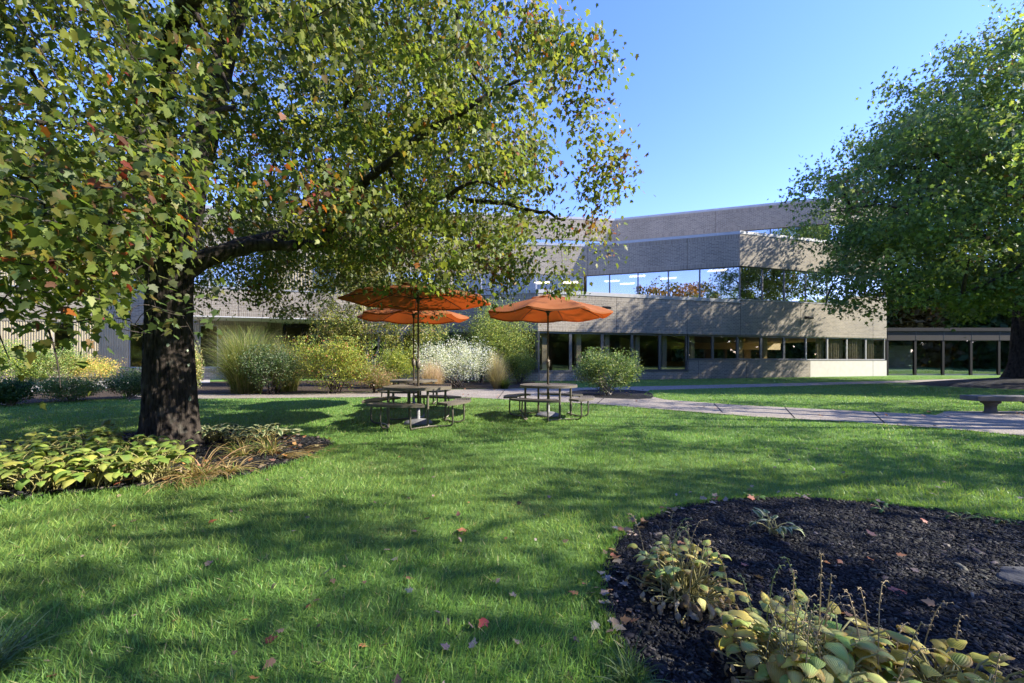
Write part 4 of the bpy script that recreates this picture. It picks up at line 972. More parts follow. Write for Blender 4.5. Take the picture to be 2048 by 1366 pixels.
def umbrella(zr, zt, R=1.42, rot=0.0, droop=.06, scal=.05):
    root = link('patio_umbrella', None)
    mb = MB(); nr, per = 12, 10; n = 8 * per; vs = []
    for j in range(nr + 1):
        s = (.16 + .84 * j / nr)
        for k in range(n):
            th = 2 * PI * k / n + rot; ph = (k % per) / per; mid = math.sin(PI * ph)
            chord = math.cos(PI / 8) / math.cos((ph - .5) * PI / 4)
            rr = R * s * (chord * (1 - .025 * mid * s))
            z = zt - (zt - zr) * (.80 * s + .20 * s * s) - scal * mid * s * s * .9 + scal * .4 * mid * math.sin(s * 5) - droop * max(0, s - .82) * 2.0
            z += .006 * noise.noise((math.cos(th) * 5, math.sin(th) * 5, s * 6))
            vs.append((rr * math.cos(th), rr * math.sin(th), z))
    fs = [(j * n + k, (j + 1) * n + k, (j + 1) * n + (k + 1) % n, j * n + (k + 1) % n) for j in range(nr) for k in range(n)]
    mb.add(vs, fs, 0, True)
    e0 = len(vs) - n; hem = [(x, y, z - .035) for x, y, z in vs[e0:]]
    mb.add(vs[e0:] + hem, [(k, n + k, n + (k + 1) % n, (k + 1) % n) for k in range(n)], 0, True)
    cano = mb.obj('canopy', ['fabric'], root)
    mb = MB(); vs = []
    for j in range(4):
        s = .02 + .26 * j / 3
        for k in range(n):
            th = 2 * PI * k / n + rot; mid = math.sin(PI * (k % per) / per)
            z = zt + .035 - (zt - zr) * .82 * s - .02 * mid * (j / 3)
            rr = R * s * (1 - .06 * mid * j / 3); vs.append((rr * math.cos(th), rr * math.sin(th), z))
    mb.add(vs, [(j * n + k, (j + 1) * n + k, (j + 1) * n + (k + 1) % n, j * n + (k + 1) % n) for j in range(3) for k in range(n)], 0, True)
    mb.obj('vent_flap', ['fabric'], cano)
    mb = MB(); mb.tube([(0, 0, .1), (0, 0, 1.15)], .024, 12); mb.tube([(0, 0, 1.15), (0, 0, zt + .04)], .019, 12); mb.obj('pole', ['pole'], root)
    mb = MB(); mb.lathe([(.0, zt + .13), (.014, zt + .128), (.027, zt + .105), (.030, zt + .085), (.02, zt + .06), (.026, zt + .05), (.026, zt + .03), (0, zt + .03)], 14); mb.obj('finial', ['black'], root)
    zh = zr + .03
    mb = MB(); mb.lathe([(.0, zh - .09), (.028, zh - .09), (.034, zh - .05), (.034, zh - .03), (.055, zh - .02), (.058, zh + .02), (.03, zh + .035), (0, zh + .035)], 18); mb.obj('hub', ['black'], root)
    for i in range(8):
        th = PI / 4 * i + rot; c, s_ = math.cos(th), math.sin(th)
        def zz(s): return zt - (zt - zr) * (.80 * s + .20 * s * s) - droop * max(0, s - .82) * 2.0 - .014
        pts = [(R * s * c, R * s * s_, zz(s)) for s in (.03, .25, .5, .75, .97)]
        mb = MB(); mb.tube(pts, .0085, 6); rb = mb.obj('rib', ['black'], root)
        mb = MB(); mb.tube([(.05 * c, .05 * s_, zh), (R * .5 * c, R * .5 * s_, zz(.5) - .01)], .007, 6); mb.obj('strut', ['black'], rb)
    mb = MB(); mb.add([(-.03, -.03, 1.08), (.03, -.03, 1.08), (.03, .03, 1.08), (-.03, .03, 1.08), (-.04, -.055, 1.14), (.04, -.055, 1.14), (.04, .04, 1.14), (-.04, .04, 1.14), (-.035, -.055, 1.22), (.035, -.055, 1.22), (.035, .035, 1.22), (-.035, .035, 1.22), (-.022, -.022, 1.27), (.022, -.022, 1.27), (.022, .022, 1.27), (-.022, .022, 1.27)],
        [(3, 2, 1, 0), (12, 13, 14, 15)] + [(4 * q + a, 4 * q + (a + 1) % 4, 4 * q + 4 + (a + 1) % 4, 4 * q + 4 + a) for q in range(3) for a in range(4)], 0, True)
    cb_ = mb.obj('crank_box', ['metal'], root)
    mb = MB(); mb.tube([(0, -.05, 1.18), (.0, -.085, 1.18), (.035, -.09, 1.235), (.035, -.12, 1.24)], .008, 6); mb.obj('crank_handle', ['metal'], cb_)
    mb = MB(); mb.lathe([(0, .0), (.27, .0), (.275, .03), (.25, .055), (.16, .085), (.05, .10), (.036, .11), (.034, .30), (.028, .31), (0, .31)], 32); mb.obj('stand', ['base'], root)
    return root
ul = ['orange patio umbrella at the front left with maple leaves hanging over it', 'orange patio umbrella at the right over the lone picnic table', 'orange patio umbrella at the back, partly covered by the front left one']
for i, (zr, zt, rot, dp, sc_) in enumerate(((2.42, 2.74, .28, .0, .0), (2.30, 2.68, .42, .05, .045), (2.42, 2.74, .1, .05, .05))):
    x, y, r, s = TBL[i]; x = (836.5 if i == 0 else 1096 if i == 1 else 827.5) 
    Y = (7.85, 8.93, 10.6)[i]; u = umbrella(zr, zt, (1.46, 1.42, 1.46)[i], rot, dp, sc_)
    setup(u, ((x - 1024) / 800 * Y, Y, 0), 0, ul[i], 'umbrella', 'orange patio umbrellas')

# ------------------------------------------------------------------ stone bench
bx, by = gp(1981, 828)
be = thing('stone_bench', 'grey stone slab bench on short round pedestals beside the right end of the path', 'bench', (bx + .12, by + .1, 0), math.radians(-6))
mb = MB(); mb.box((-.47, -.21, .30), (1.35, .21, .42)); bevel(mb.obj('seat', ['stone'], be), .018, 3)
for x_ in (0, .88):
    mb = MB(); mb.lathe([(0, 0), (.125, 0), (.125, .03), (.105, .05), (.10, .12), (.10, .19), (.12, .225), (.165, .25), (.165, .298), (0, .298)], 24, 0, (x_, 0)); mb.obj('pedestal', ['stone'], be)

# ------------------------------------------------------------------ shrubs, grasses, hostas
def shrub(name, label, cat, px, base, halfw, top, cols, wts, nleaf=5000, ls=.05, kind='oval', yr=None, stems=14, stemm='twig', zlo=.12, lobes=7, seed=0, pitch=(-.6, 1.2), group=None, dense=.55, loc=None, upright=0.0):
    rs = np.random.default_rng(100 + seed)
    if loc is None: X, Y = gp(px, base)
    else: X, Y = loc
    hw = halfw * 1.08 / 800 * Y; H = CAM_H + (HOR - top) / 800 * Y; yr = yr or hw * .8
    root = thing(name, label, cat, (X, Y, 0), 0, group)
    lb = [((0, 0, H * (.5 + zlo / 2)), (hw * .92, yr * .9, H * (.5 - zlo / 2) * .95))]
    for i in range(lobes):
        a = rs.uniform(0, 2 * PI); e = rs.uniform(.3, .72); lb.append(((hw * e * math.cos(a), yr * e * math.sin(a), H * rs.uniform(.4, .82)), (hw * .38, yr * .38, H * .2)))
    p = lobed(nleaf, lb, rs, dense)
    # leaves gather on twigs: snap towards random twig tips
    tips = lobed(max(60, nleaf // 26), lb, rs, .62); tips[:, 2] = np.clip(tips[:, 2], zlo * H, None); tips *= (1 + np.clip(rs.normal(.02, .13, (len(tips), 1)), -.3, .32)) * [1, 1, 1]
    q = tips[rs.integers(0, len(tips), nleaf)] + rs.normal(0, 1, (nleaf, 3)) * [hw * .055 + .02, hw * .055 + .02, H * .05 + .02 + upright]
    mixm = rs.uniform(0, 1, nleaf) < .86; p[mixm] = q[mixm]; p[:, 2] = np.clip(p[:, 2], .03, H * 1.12)
    d = rand_dirs(nleaf, pitch); outw = p - np.array([0, 0, H * .25]); d = d + unit(outw) * .8
    nm = rs.normal(0, .6, (nleaf, 3)) + unit(outw) * .7 + [0, 0, .6]
    col = np.clip(palette(cols, wts, nleaf, .2) * 1.45, 0, .8)
    V, Fa, FS, C = scatter(kind, p, d, nm, ls * rs.uniform(.6, 1.25, nleaf), col)
    link('foliage', np_mesh('foliage', V, Fa, FS, C), root, ['shrub'])
    mb = MB()
    for i in range(stems):
        t = tips[rs.integers(0, len(tips))]; b = Vector((rs.uniform(-.15, .15) * hw, rs.uniform(-.15, .15) * hw, 0))
        m_ = Vector((t[0] * .35 + rs.normal(0, .05), t[1] * .35, t[2] * .5))
        mb.tube([b, m_, Vector(t) * .96], [.014 + .008 * hw, .010 + .004 * hw, .004], 5)
    mb.obj('stems', [stemm], root); return root

def bladegrass(name, label, cat, X, Y, n, Lh, spread, cols, wts, wdt=.006, base=.12, seg=6, droop=1.0, seed=0, group=None, plume=None, root=None, nm='blades', z0=0.0, up=(.5, 1.5), azim=None):
    rs = np.random.default_rng(300 + seed)
    if root is None: root = thing(name, label, cat, (X, Y, 0), 0, group)
    az = rs.uniform(0, 2 * PI, n) if azim is None else rs.normal(azim[0], azim[1], n); r0 = base * np.sqrt(rs.uniform(0, 1, n)); a0 = rs.uniform(0, 2 * PI, n)
    P = np.stack([r0 * np.cos(a0), r0 * np.sin(a0), np.full(n, z0)], 1); el = rs.uniform(up[0], up[1], n); Ln = Lh * rs.uniform(.45, 1.1, n)
    verts = np.zeros((n, seg + 1, 2, 3)); step = Ln / seg; cur = P.copy(); side = np.stack([-np.sin(az), np.cos(az), np.zeros(n)], 1)
    tw = rs.normal(0, .5, n); side = side + np.stack([np.zeros(n), np.zeros(n), tw], 1); side = unit(side)
    wv = wdt * rs.uniform(.7, 1.3, n); e = el.copy()
    for s in range(seg + 1):
        u = s / seg; ww = (wv * (1 - u ** 2.2) * .5 + .0004)[:, None]
        verts[:, s, 0] = cur - side * ww; verts[:, s, 1] = cur + side * ww
        dirv = np.stack([np.cos(e) * np.cos(az) * spread, np.cos(e) * np.sin(az) * spread, np.sin(e)], 1); cur = cur + dirv * step[:, None]
        e = e - droop * (.12 + .32 * u) * rs.uniform(.6, 1.4, n); cur[:, 2] = np.maximum(cur[:, 2], .015)
    V = verts.reshape(-1, 3); per = (seg + 1) * 2; f = []
    for s in range(seg): f += [2 * s, 2 * s + 1, 2 * s + 3, 2 * s + 2]
    Fa = (np.array(f)[None] + (np.arange(n) * per)[:, None]).ravel(); FS = np.full(n * seg, 4)
    col = palette(cols, wts, n, .15); C = np.repeat(col, per, 0).reshape(n, seg + 1, 2, 3)
    if plume is not None:
        for s in range(seg + 1):
            u = max(0, s / seg - .45) / .55; C[:, s] = C[:, s] * (1 - u) + np.array(plume) * u
    link(nm, np_mesh(nm, V, Fa, FS, C.reshape(-1, 3)), root, ['grass']); return root

YG = (.20, .22, .035); LG = (.11, .16, .035); MG = (.06, .10, .028); DG = (.03, .06, .022); RD = (.28, .10, .05); TN = (.42, .32, .17); WH = (.80, .78, .62)
X, Y = gp(478, 789)
o = bladegrass('ornamental_grass', 'large arching clump of green and straw ornamental grass right of the maple trunk', 'grass clump', X - .3, Y, 3000, 3.1, .62, [(.16, .24, .05), (.28, .31, .06), LG, (.42, .40, .17)], [4, 3, 2, 3], .011, .42, 8, .62, 1, up=(.75, 1.52))
bladegrass('', '', '', 0, 0, 1500, 2.8, .62, [LG, (.34, .31, .14), (.42, .36, .2)], [2, 3, 2], .010, .5, 8, .55, 2, root=o, nm='outer_blades', up=(.85, 1.5))
o.location = (X - .1, Y + .6, 0)
bladegrass('ornamental_grass', 'second arching grass clump behind the grey green shrub, tops turning straw coloured', 'grass clump', gp(560, 784)[0], gp(560, 784)[1] + .4, 2000, 2.7, .6, [LG, (.34, .31, .14), YG], [2, 3, 1], .011, .4, 8, .6, 3, up=(.8, 1.5))
shrub('shrub', 'grey green shrub with fine leaves right of the large arching grass clump', 'shrub', 545, 789, 58, 702, [DG, MG, (.12, .15, .09), (.2, .2, .13)], [4, 4, 3, 1], 9000, .055, seed=1)
shrub('shrub', 'yellow green dogwood with reddish upright twigs in the back bed', 'shrub', 668, 787, 72, 688, [YG, LG, (.28, .28, .05), RD], [5, 4, 3, 1], 14000, .06, seed=2, stemm='twig', upright=.05)
shrub('shrub', 'low reddish brown spirea in front of the small tree stems', 'shrub', 752, 786, 42, 732, [(.2, .13, .07), LG, (.3, .2, .1), MG], [4, 2, 3, 1], 7000, .04, seed=3)
shrub('shrub', 'bright yellow green bush behind the umbrella poles', 'shrub', 795, 776, 44, 700, [YG, LG, (.3, .3, .05)], [4, 3, 2], 8000, .06, seed=4)
shrub('shrub', 'white leaved variegated shrub between the two tan grasses', 'shrub', 915, 774, 78, 684, [WH, (.5, .5, .33), LG, MG], [6, 3, 2, 1], 15000, .055, seed=5, dense=.6)
shrub('shrub', 'small white flowering plant beside the reddish spirea', 'shrub', 742, 776, 20, 720, [WH, LG, MG], [3, 2, 2], 2200, .05, seed=6)
shrub('shrub', 'dark green rounded bush behind the white leaved shrub', 'shrub', 885, 760, 62, 636, [MG, (.08, .13, .035), DG], [4, 3, 3], 15000, .08, seed=7)
shrub('shrub', 'tall pale green upright bush left of the brick corner', 'shrub', 1002, 764, 66, 618, [(.20, .24, .06), LG, (.30, .31, .09), MG], [4, 3, 3, 2], 20000, .085, seed=8, upright=.12)
shrub('shrub', 'small yellow green bush against the brick building corner', 'shrub', 1040, 768, 28, 706, [YG, LG, MG], [4, 3, 2], 7000, .06, seed=9)
shrub('shrub', 'rounded green shrub on its own mulch island beside the path', 'shrub', 1213, 791, 64, 706, [(.075, .12, .04), (.10, .15, .05), MG, (.26, .28, .10)], [5, 3, 2, 2], 12000, .058, seed=10, stems=24, stemm='birch')
for i, (px, b, w, t, cs, ls_, nme) in enumerate(((22, 772, 52, 694, [LG, MG, YG], .07, 'green shrub at the far left edge before the cream siding'), (110, 770, 42, 702, [LG, (.2, .22, .08), MG], .065, 'pale green shrub left of the golden one before the cream siding'),
        (172, 768, 46, 722, [(.34, .24, .06), YG, (.3, .2, .07), LG], .06, 'golden orange shrub left of the brick base wall'), (20, 812, 32, 768, [DG, MG], .05, 'dark low shrub at the left frame edge beside the lawn'),
        (140, 803, 48, 766, [MG, LG, (.15, .14, .06)], .045, 'low spreading shrub at the lawn edge under the golden one'), (262, 797, 34, 748, [DG, MG, (.12, .15, .08)], .05, 'dark low shrub at the lawn edge left of the maple trunk'),
        (65, 768, 22, 735, [LG, YG], .05, 'small yellow green plant between the far left shrubs'), (380, 792, 16, 700, [(.2, .2, .1), LG, TN], .05, 'thin straw green shrub close behind the maple trunk'))):
    shrub('shrub', nme, 'shrub', px, b, w * 1.15, t - 5, [tuple(v * 1.35 for v in c_) for c_ in cs], [1] * len(cs), 8500, ls_, seed=20 + i, stemm='birch')
shrub('shrub', 'dark leafy bush low in the shade below the pale upright bush', 'shrub', 962, 766, 30, 700, [DG, MG], [1, 1], 4000, .06, seed=32)
X, Y = gp(870, 779)
fg = 'feathery tan grasses in the back bed'
bladegrass('feather_grass', 'wide tan feather grass left of the white leaved shrub', 'grass clump', X, Y - .5, 1700, 1.35, .55, [(.45, .33, .2), TN, (.5, .4, .26), (.3, .2, .12)], [1, 1, 1, 1], .008, .30, 6, .3, 5, plume=(.62, .47, .34), up=(.55, 1.5), group=fg)
bladegrass('feather_grass', 'narrow golden feather grass right of the white leaved shrub', 'grass clump', gp(994, 778)[0], gp(994, 778)[1], 1400, 1.7, .5, [(.5, .42, .2), TN, (.34, .28, .12)], [1, 1, 1], .008, .14, 6, .25, 6, plume=(.72, .62, .36), up=(.55, 1.5), group=fg)
for i, (px, b, l_, lab) in enumerate(((1008, 778, .75, 'green arching grass at the foot of the golden feather grass'), (868, 779, .6, 'green grass skirt around the foot of the wide tan feather grass'))):
    bladegrass('grass_tuft', lab, 'grass clump', gp(px, b)[0], gp(px, b)[1], 700, l_, .8, [LG, (.12, .16, .06), YG], [3, 2, 2], .009, .15, 6, .9, 10 + i, up=(.7, 1.5))
# small multi-stemmed tree
X, Y = gp(745, 772); 
st = thing('small_tree', 'small multi stemmed tree with pale trunks and yellowing leaves behind the umbrellas', 'tree', (0, 0, 0))
rs3 = np.random.default_rng(61)
lim = []
for i, (a, b) in enumerate(((660, 640), (700, 560), (740, 500), (800, 560), (835, 630), (770, 640), (720, 620))):
    lim.append(([(X + .05 * math.cos(i), Y + .05 * math.sin(i), 0), tuple((np.array(at((a + 745 * 2) / 3, 720, Y)) + [0, .2 * math.sin(i), 0])), at((a * 2 + 745) / 3, (b + 700) / 2, Y + .6 * math.sin(i * 2)), at(a, b, Y + 1.2 * math.sin(i * 2))], [.05, .04, .03, .012]))
lb = [(at(735, 600, Y), (2.6, 2.3, 2.0)), (at(700, 540, Y), (2.0, 1.8, 1.5)), (at(770, 530, Y), (2.2, 1.8, 1.8)), (at(660, 640, Y - .5), (1.0, 1.2, .9)), (at(830, 630, Y), (1.1, 1.2, 1.1)), (at(745, 490, Y), (1.4, 1.4, 1.0)), (at(650, 665, Y), (.9, .9, .7)), (at(715, 665, Y), (1.0, 1.0, .6)), (at(800, 672, Y), (1.2, 1.0, .7)), (at(860, 660, Y), (.8, .8, .6))]
def col_small(pos, idx, k, rs):
    n = len(pos); base = np.array([[.30, .32, .07], [.20, .25, .06], [.40, .36, .11], [.42, .28, .12]])
    return np.clip(base[rs.choice(4, n, p=[.38, .34, .2, .08])] * (1 + rs.normal(0, .2, (n, 1))), .01, 1)
t2 = lobed(40, lb, rs3, .2); t3 = lobed(700, lb, rs3, .35)
mb, args = grow_tree(lim, t2, t3, .05, 'oval', 34000, .10, col_small, 62, .17, .02, .006, .05, (-1.0, .6))
wood_and_crown(st, mb, args, 'birch', 'shrub')

# ---- hostas
HU = np.linspace(0, 1, 9); HV = np.linspace(-1, 1, 7)
def hosta_mesh(n, rs, Lr, spread, H, cols, wts, edge, edgew, dead, deadcols, az0=None, width=.62, petl=.6, rad=.06, elr=(.35, 1.35), stretch=1.0, variegated=False):
    nu, nv = len(HU), len(HV); V = np.zeros((n, nu, nv, 3)); C = np.zeros((n, nu, nv, 3)); U = np.zeros((n, nu, nv, 3)); mb = MB()
    col = palette(cols, wts, n, .22)
    for i in range(n):
        az = rs.uniform(0, 2 * PI) if az0 is None else rs.normal(az0[0], az0[1]); el = rs.uniform(*elr); Lf = Lr * rs.uniform(.65, 1.15)
        isd = rs.uniform() < dead
        if isd: el = rs.uniform(-.1, .7)
        h = H * (.35 + .65 * math.sin(el)) * rs.uniform(.75, 1.08) * (.6 if isd else 1); reach = spread * math.cos(el) * rs.uniform(.7, 1.15) + rad
        ca, sa = math.cos(az), math.sin(az); b = Vector((rs.normal(0, rad), rs.normal(0, rad) , 0)); tip = Vector((b.x + reach * ca * stretch, b.y + reach * sa, h))
        mid = Vector((b.x + reach * .35 * ca, b.y + reach * .35 * sa, h * .75)); pts = [b, mid, tip]
        mb.tube([b, b.lerp(mid, .6), mid.lerp(tip, .5), tip], [.0045, .004, .0035, .003], 4, cap=False)
        e = (.25 if not isd else -.7) + rs.normal(0, .3) + el * .35; x = np.array([-sa, ca, 0]); cur = np.array(tip); st = Lf / (nu - 1); drp = rs.uniform(.12, .32) * (1.6 if isd else 1)
        tw = rs.normal(0, .25 if not isd else .8); fold = rs.uniform(.15, .45) * (2.2 if isd else 1); ph = rs.uniform(0, 6)
        c0 = col[i]
        if isd: c0 = np.array(deadcols[rs.integers(len(deadcols))]) * rs.uniform(.7, 1.2)
        yel = rs.uniform(0, 1) ** 1.4 * edgew
        for a in range(nu):
            u = HU[a]; wid = Lf * width * .5 * (math.sin(PI * min(1, u ** .62)) ** .75) * (1 - .0 * u) * (.55 if isd else 1) + .001
            d = np.array([ca * math.cos(e), sa * math.cos(e), math.sin(e)]); nrm = np.cross(x, d)
            xr = x * math.cos(tw * u) + nrm * math.sin(tw * u); nr_ = np.cross(xr, d)
            for c in range(nv):
                v = HV[c]; wave = .035 * Lf * math.sin(u * 9 + ph + (1.5 if v > 0 else 0)) * abs(v) ** 2 * (1 if not isd else 2.6)
                V[i, a, c] = cur + xr * (v * wid) * (1 - .12 * fold * abs(v)) + nr_ * (-(abs(v) ** 1.3) * wid * -fold + wave)
                m_ = max(abs(v) ** 3, max(0, u - .72) / .28) 
                ee = np.clip(m_ * yel * 1.4, 0, 1) if not variegated else (1.0 if abs(v) > .62 else 0.0)
                C[i, a, c] = c0 * (1 - ee) + np.array(edge) * ee if not isd else c0 * (1 + .2 * math.sin(a * 2.1 + c))
                U[i, a, c] = (v * .5 + .5, u, 0)
            cur = cur + d * st; e -= drp
    f = []
    for a in range(nu - 1):
        for c in range(nv - 1): f += [a * nv + c, a * nv + c + 1, (a + 1) * nv + c + 1, (a + 1) * nv + c]
    Fa = (np.array(f)[None] + (np.arange(n) * nu * nv)[:, None]).ravel(); FS = np.full(n * (nu - 1) * (nv - 1), 4)
    return np_mesh('leaves', V.reshape(-1, 3), Fa, FS, np.clip(C, .004, 1).reshape(-1, 3), U.reshape(-1, 3), True), mb
HG = [(.38, .46, .13), (.56, .56, .19), (.28, .38, .11), (.68, .56, .12)]
def hosta(label, loc, n, Lr, spread, H, cols=HG, wts=(4, 3, 2, 2), edge=(.42, .26, .09), edgew=1.3, dead=.25, seed=0, stalks=0, stalk_h=.4, dc=((.44, .34, .22), (.30, .22, .14), (.52, .44, .31)), name='hosta', group=None, pet='stems', **kw):
    rs = np.random.default_rng(500 + seed); root = thing(name, label, 'plant', (loc[0], loc[1], .01), 0, group)
    me, mb = hosta_mesh(n, rs, Lr, spread, H, cols, wts, edge, edgew, dead, dc, **kw)
    link('leaves', me, root, ['hosta']); mb.obj(pet, [kw.get('pm', 'hosta_stem')], root)
    for i in range(stalks):
        a = rs.uniform(0, 2 * PI); r = (spread + .10) * math.sqrt(rs.uniform()); x, y = r * math.cos(a) * kw.get('stretch', 1.0), r * math.sin(a); h = stalk_h * rs.uniform(.7, 1.15)
        la = rs.uniform(0, 2 * PI); ln = rs.uniform(.02, .12); pts = []
        for q in range(9):
            u = q / 8; hook = max(0, u - .8) * rs.uniform(.2, .5)
            pts.append((x + ln * u * u * math.cos(la) + hook * .35 * math.cos(la), y + ln * u * u * math.sin(la), h * (u - 1.2 * max(0, u - .85) ** 1.2)))
        mb = MB(); mb.tube(pts, [.0028 - .0016 * q / 8 for q in range(9)], 5, 0)
        for q in range(14):
            u = .55 + .45 * q / 14; k_ = min(7, int(u * 8)); t = u * 8 - k_; p = Vector(pts[k_]).lerp(Vector(pts[k_ + 1]), t); aa = q * 2.4
            mb.tube([p, p + Vector((.008 * math.cos(aa), .008 * math.sin(aa), .002)), p + Vector((.012 * math.cos(aa), .012 * math.sin(aa), -.004))], [.001, .002, .0007], 4)
        mb.obj('flower_stalk', ['stalk_green' if i % 4 == 3 else 'stalk'], root)
    return root
M['hosta_stem'] = simple('hosta_stem', (.30, .27, .10), .6, 0, 20, .3)
M['stalk'] = simple('dry_stalk', (.34, .26, .14), .8, 0, 30, .3); M['stalk_green'] = simple('green_stalk', (.20, .25, .08), .6, 0, 30, .2)
X, Y = gp(1365, 1200)
hosta('yellowing hosta clump with withered leaves at the left of the black mulch bed', (X, Y), 170, .08, .14, .25, dead=.46, seed=1, stalks=12, stalk_h=.44, rad=.05)
X, Y = gp(1588, 1392)
hosta('biggest yellowing hosta clump at the bottom edge of the black mulch bed', (X + .04, Y - .02), 290, .088, .125, .27, dead=.46, seed=2, stalks=26, stalk_h=.50, rad=.07, stretch=1.15)
X, Y = gp(1885, 1440)
hosta('yellow hosta clump in the lower right corner of the black mulch bed', (X + .03, Y), 95, .095, .085, .21, cols=[(.36, .36, .07), (.5, .44, .09), (.24, .28, .06)], wts=(3, 3, 2), dead=.2, seed=3, stalks=6, stalk_h=.36, rad=.05)
X, Y = gp(1545, 1072)
hosta('small white edged hosta alone in the middle of the black mulch bed', (X, Y), 17, .105, .11, .12, cols=[(.10, .17, .06), (.14, .2, .07)], wts=(1, 1), edge=(.55, .58, .36), variegated=True, dead=0, seed=4, rad=.02, width=.42)
for i, (px, py, s, lb_) in enumerate(((1769, 1030, .07, 'tiny green sprout near the back edge of the black mulch bed'), (1922, 1045, .08, 'small green sprout at the right of the black mulch bed edge'), (1505, 1000, .06, 'small green sprout at the grassy back edge of the black mulch bed'), (2005, 1052, .06, 'tiny sprout at the far right edge of the black mulch bed'))):
    X, Y = gp(px, py); hosta(lb_, (X, Y), 7, s, s, s * .8, cols=[(.10, .2, .05)], wts=(1,), dead=0, edgew=0, seed=10 + i, rad=.01, name='sprout', width=.4)
GH = [(.14, .24, .05), (.20, .29, .06), (.26, .32, .07), (.36, .36, .08)]
sp_ = [(40, 940, 'hosta clump at the left frame edge, front of the maple bed'), (105, 968, 'low hosta clump at the front left of the maple bed'), (150, 925, 'hosta clump with yellow leaves in the middle of the left group'), (215, 958, 'hosta clump above the dark mulch edge, front of the left group'),
       (260, 925, 'tallest hosta clump just left of the maple trunk'), (-30, 975, 'hosta clump cut by the left frame edge'), (310, 950, 'bright hosta clump at the right end of the left group, near the trunk foot'), (75, 915, 'rear hosta clump at the far left of the maple bed'), (170, 895, 'rear hosta clump behind the yellowish middle one')]
for i, (px, py, lb_) in enumerate(sp_):
    X, Y = gp(px, py + 12); hosta(lb_, (X, Y), 78, .145, .2, .34, cols=GH, wts=(4, 4, 3, 1), edge=(.40, .36, .08), edgew=.5, dead=.05, seed=20 + i, rad=.08, group='green hostas in the maple bed', elr=(.2, 1.3))
for i, (px, py, lb_) in enumerate(((425, 884, 'white edged hosta just right of the maple trunk'), (480, 887, 'white edged hosta in the middle behind the straw grass'), (535, 884, 'white edged hosta at the right end behind the straw grass'))):
    X, Y = gp(px, py); hosta(lb_, (X, Y), 46, .15, .24, .25, cols=[(.045, .09, .03), (.06, .11, .04)], wts=(1, 1), edge=(.42, .45, .24), variegated=True, dead=.03, seed=40 + i, rad=.07, group='white edged hostas behind the trunk')
# daylily / straw grass clumps of the maple bed
SG = [(.14, .2, .05), (.36, .27, .11), (.45, .34, .17), (.24, .17, .09)]
for i, (px, py, n, l_, up_, az_, w_, lb_) in enumerate(((400, 955, 130, .55, (.2, 1.2), None, (2, 3, 3, 2), 'half green daylily clump in front of the maple trunk'), (455, 948, 110, .5, (.1, .8), None, (1, 3, 4, 2), 'withered straw coloured daylily clump at the bed front'),
        (480, 915, 120, .42, (.6, 1.4), None, (6, 2, 1, 1), 'green upright daylily clump right of the trunk'), (540, 908, 120, .42, (.5, 1.4), None, (5, 3, 2, 1), 'green and straw daylily clump in the middle right of the bed'),
        (560, 915, 150, .6, (.0, .35), (.1, .35), (0, 3, 4, 2), 'flattened straw daylily leaves lying towards the right end of the bed'), (600, 902, 130, .55, (.0, .3), (.2, .4), (0, 3, 4, 2), 'flattened straw leaves at the pointed right end of the bed'),
        (350, 968, 90, .45, (.1, .7), (-.2, .7), (1, 3, 3, 2), 'withered daylily clump at the front of the hostas'))):
    X, Y = gp(px, py); bladegrass('daylily', lb_, 'plant', X, Y, n, l_, 1.0, SG, w_, .010, .09, 7, .75, 30 + i, up=up_, azim=az_, group='daylilies in the maple bed')
X, Y = gp(1262, 1372)
bladegrass('grass_tuft', 'coarse green grass tuft at the bottom edge beside the black mulch bed', 'grass clump', X, Y, 120, .17, 1.0, [(.08, .14, .04), (.12, .19, .06)], [1, 1], .005, .04, 6, .7, 50, up=(.3, 1.4))
X, Y = gp(-30, 1345)
bladegrass('grass_tuft', 'coarse grass tuft at the bottom left corner of the lawn', 'grass clump', X, Y, 200, .26, 1.0, [(.10, .17, .06), (.16, .24, .10)], [1, 1], .006, .06, 6, .7, 51, up=(.2, 1.2))
# flat stone in the mulch
X, Y = gp(2072, 1168); mb = MB(); n = 22; vs = []
for ring, (s, z) in enumerate(((1, .0), (1, .012), (.92, .022), (.5, .028), (.02, .03))):
    for k in range(n):
        t = 2 * PI * k / n; r = .14 * s * (1 + .22 * noise.noise((math.cos(t) * 1.5, math.sin(t) * 1.5, 3))); vs.append((r * 1.35 * math.cos(t), r * math.sin(t), z + .006 * noise.noise((math.cos(t) * 4 * s, math.sin(t) * 4 * s, 7))))
mb.add(vs, [(j * n + k, j * n + (k + 1) % n, (j + 1) * n + (k + 1) % n, (j + 1) * n + k) for j in range(4) for k in range(n)] + [tuple(range(4 * n, 5 * n))], 0, True)
thing('flat_rock', 'flat grey rock half buried in the black mulch at the right edge', 'rock', (X, Y, .01), .3, None, mb.mesh('flat_rock'), ['rock'])

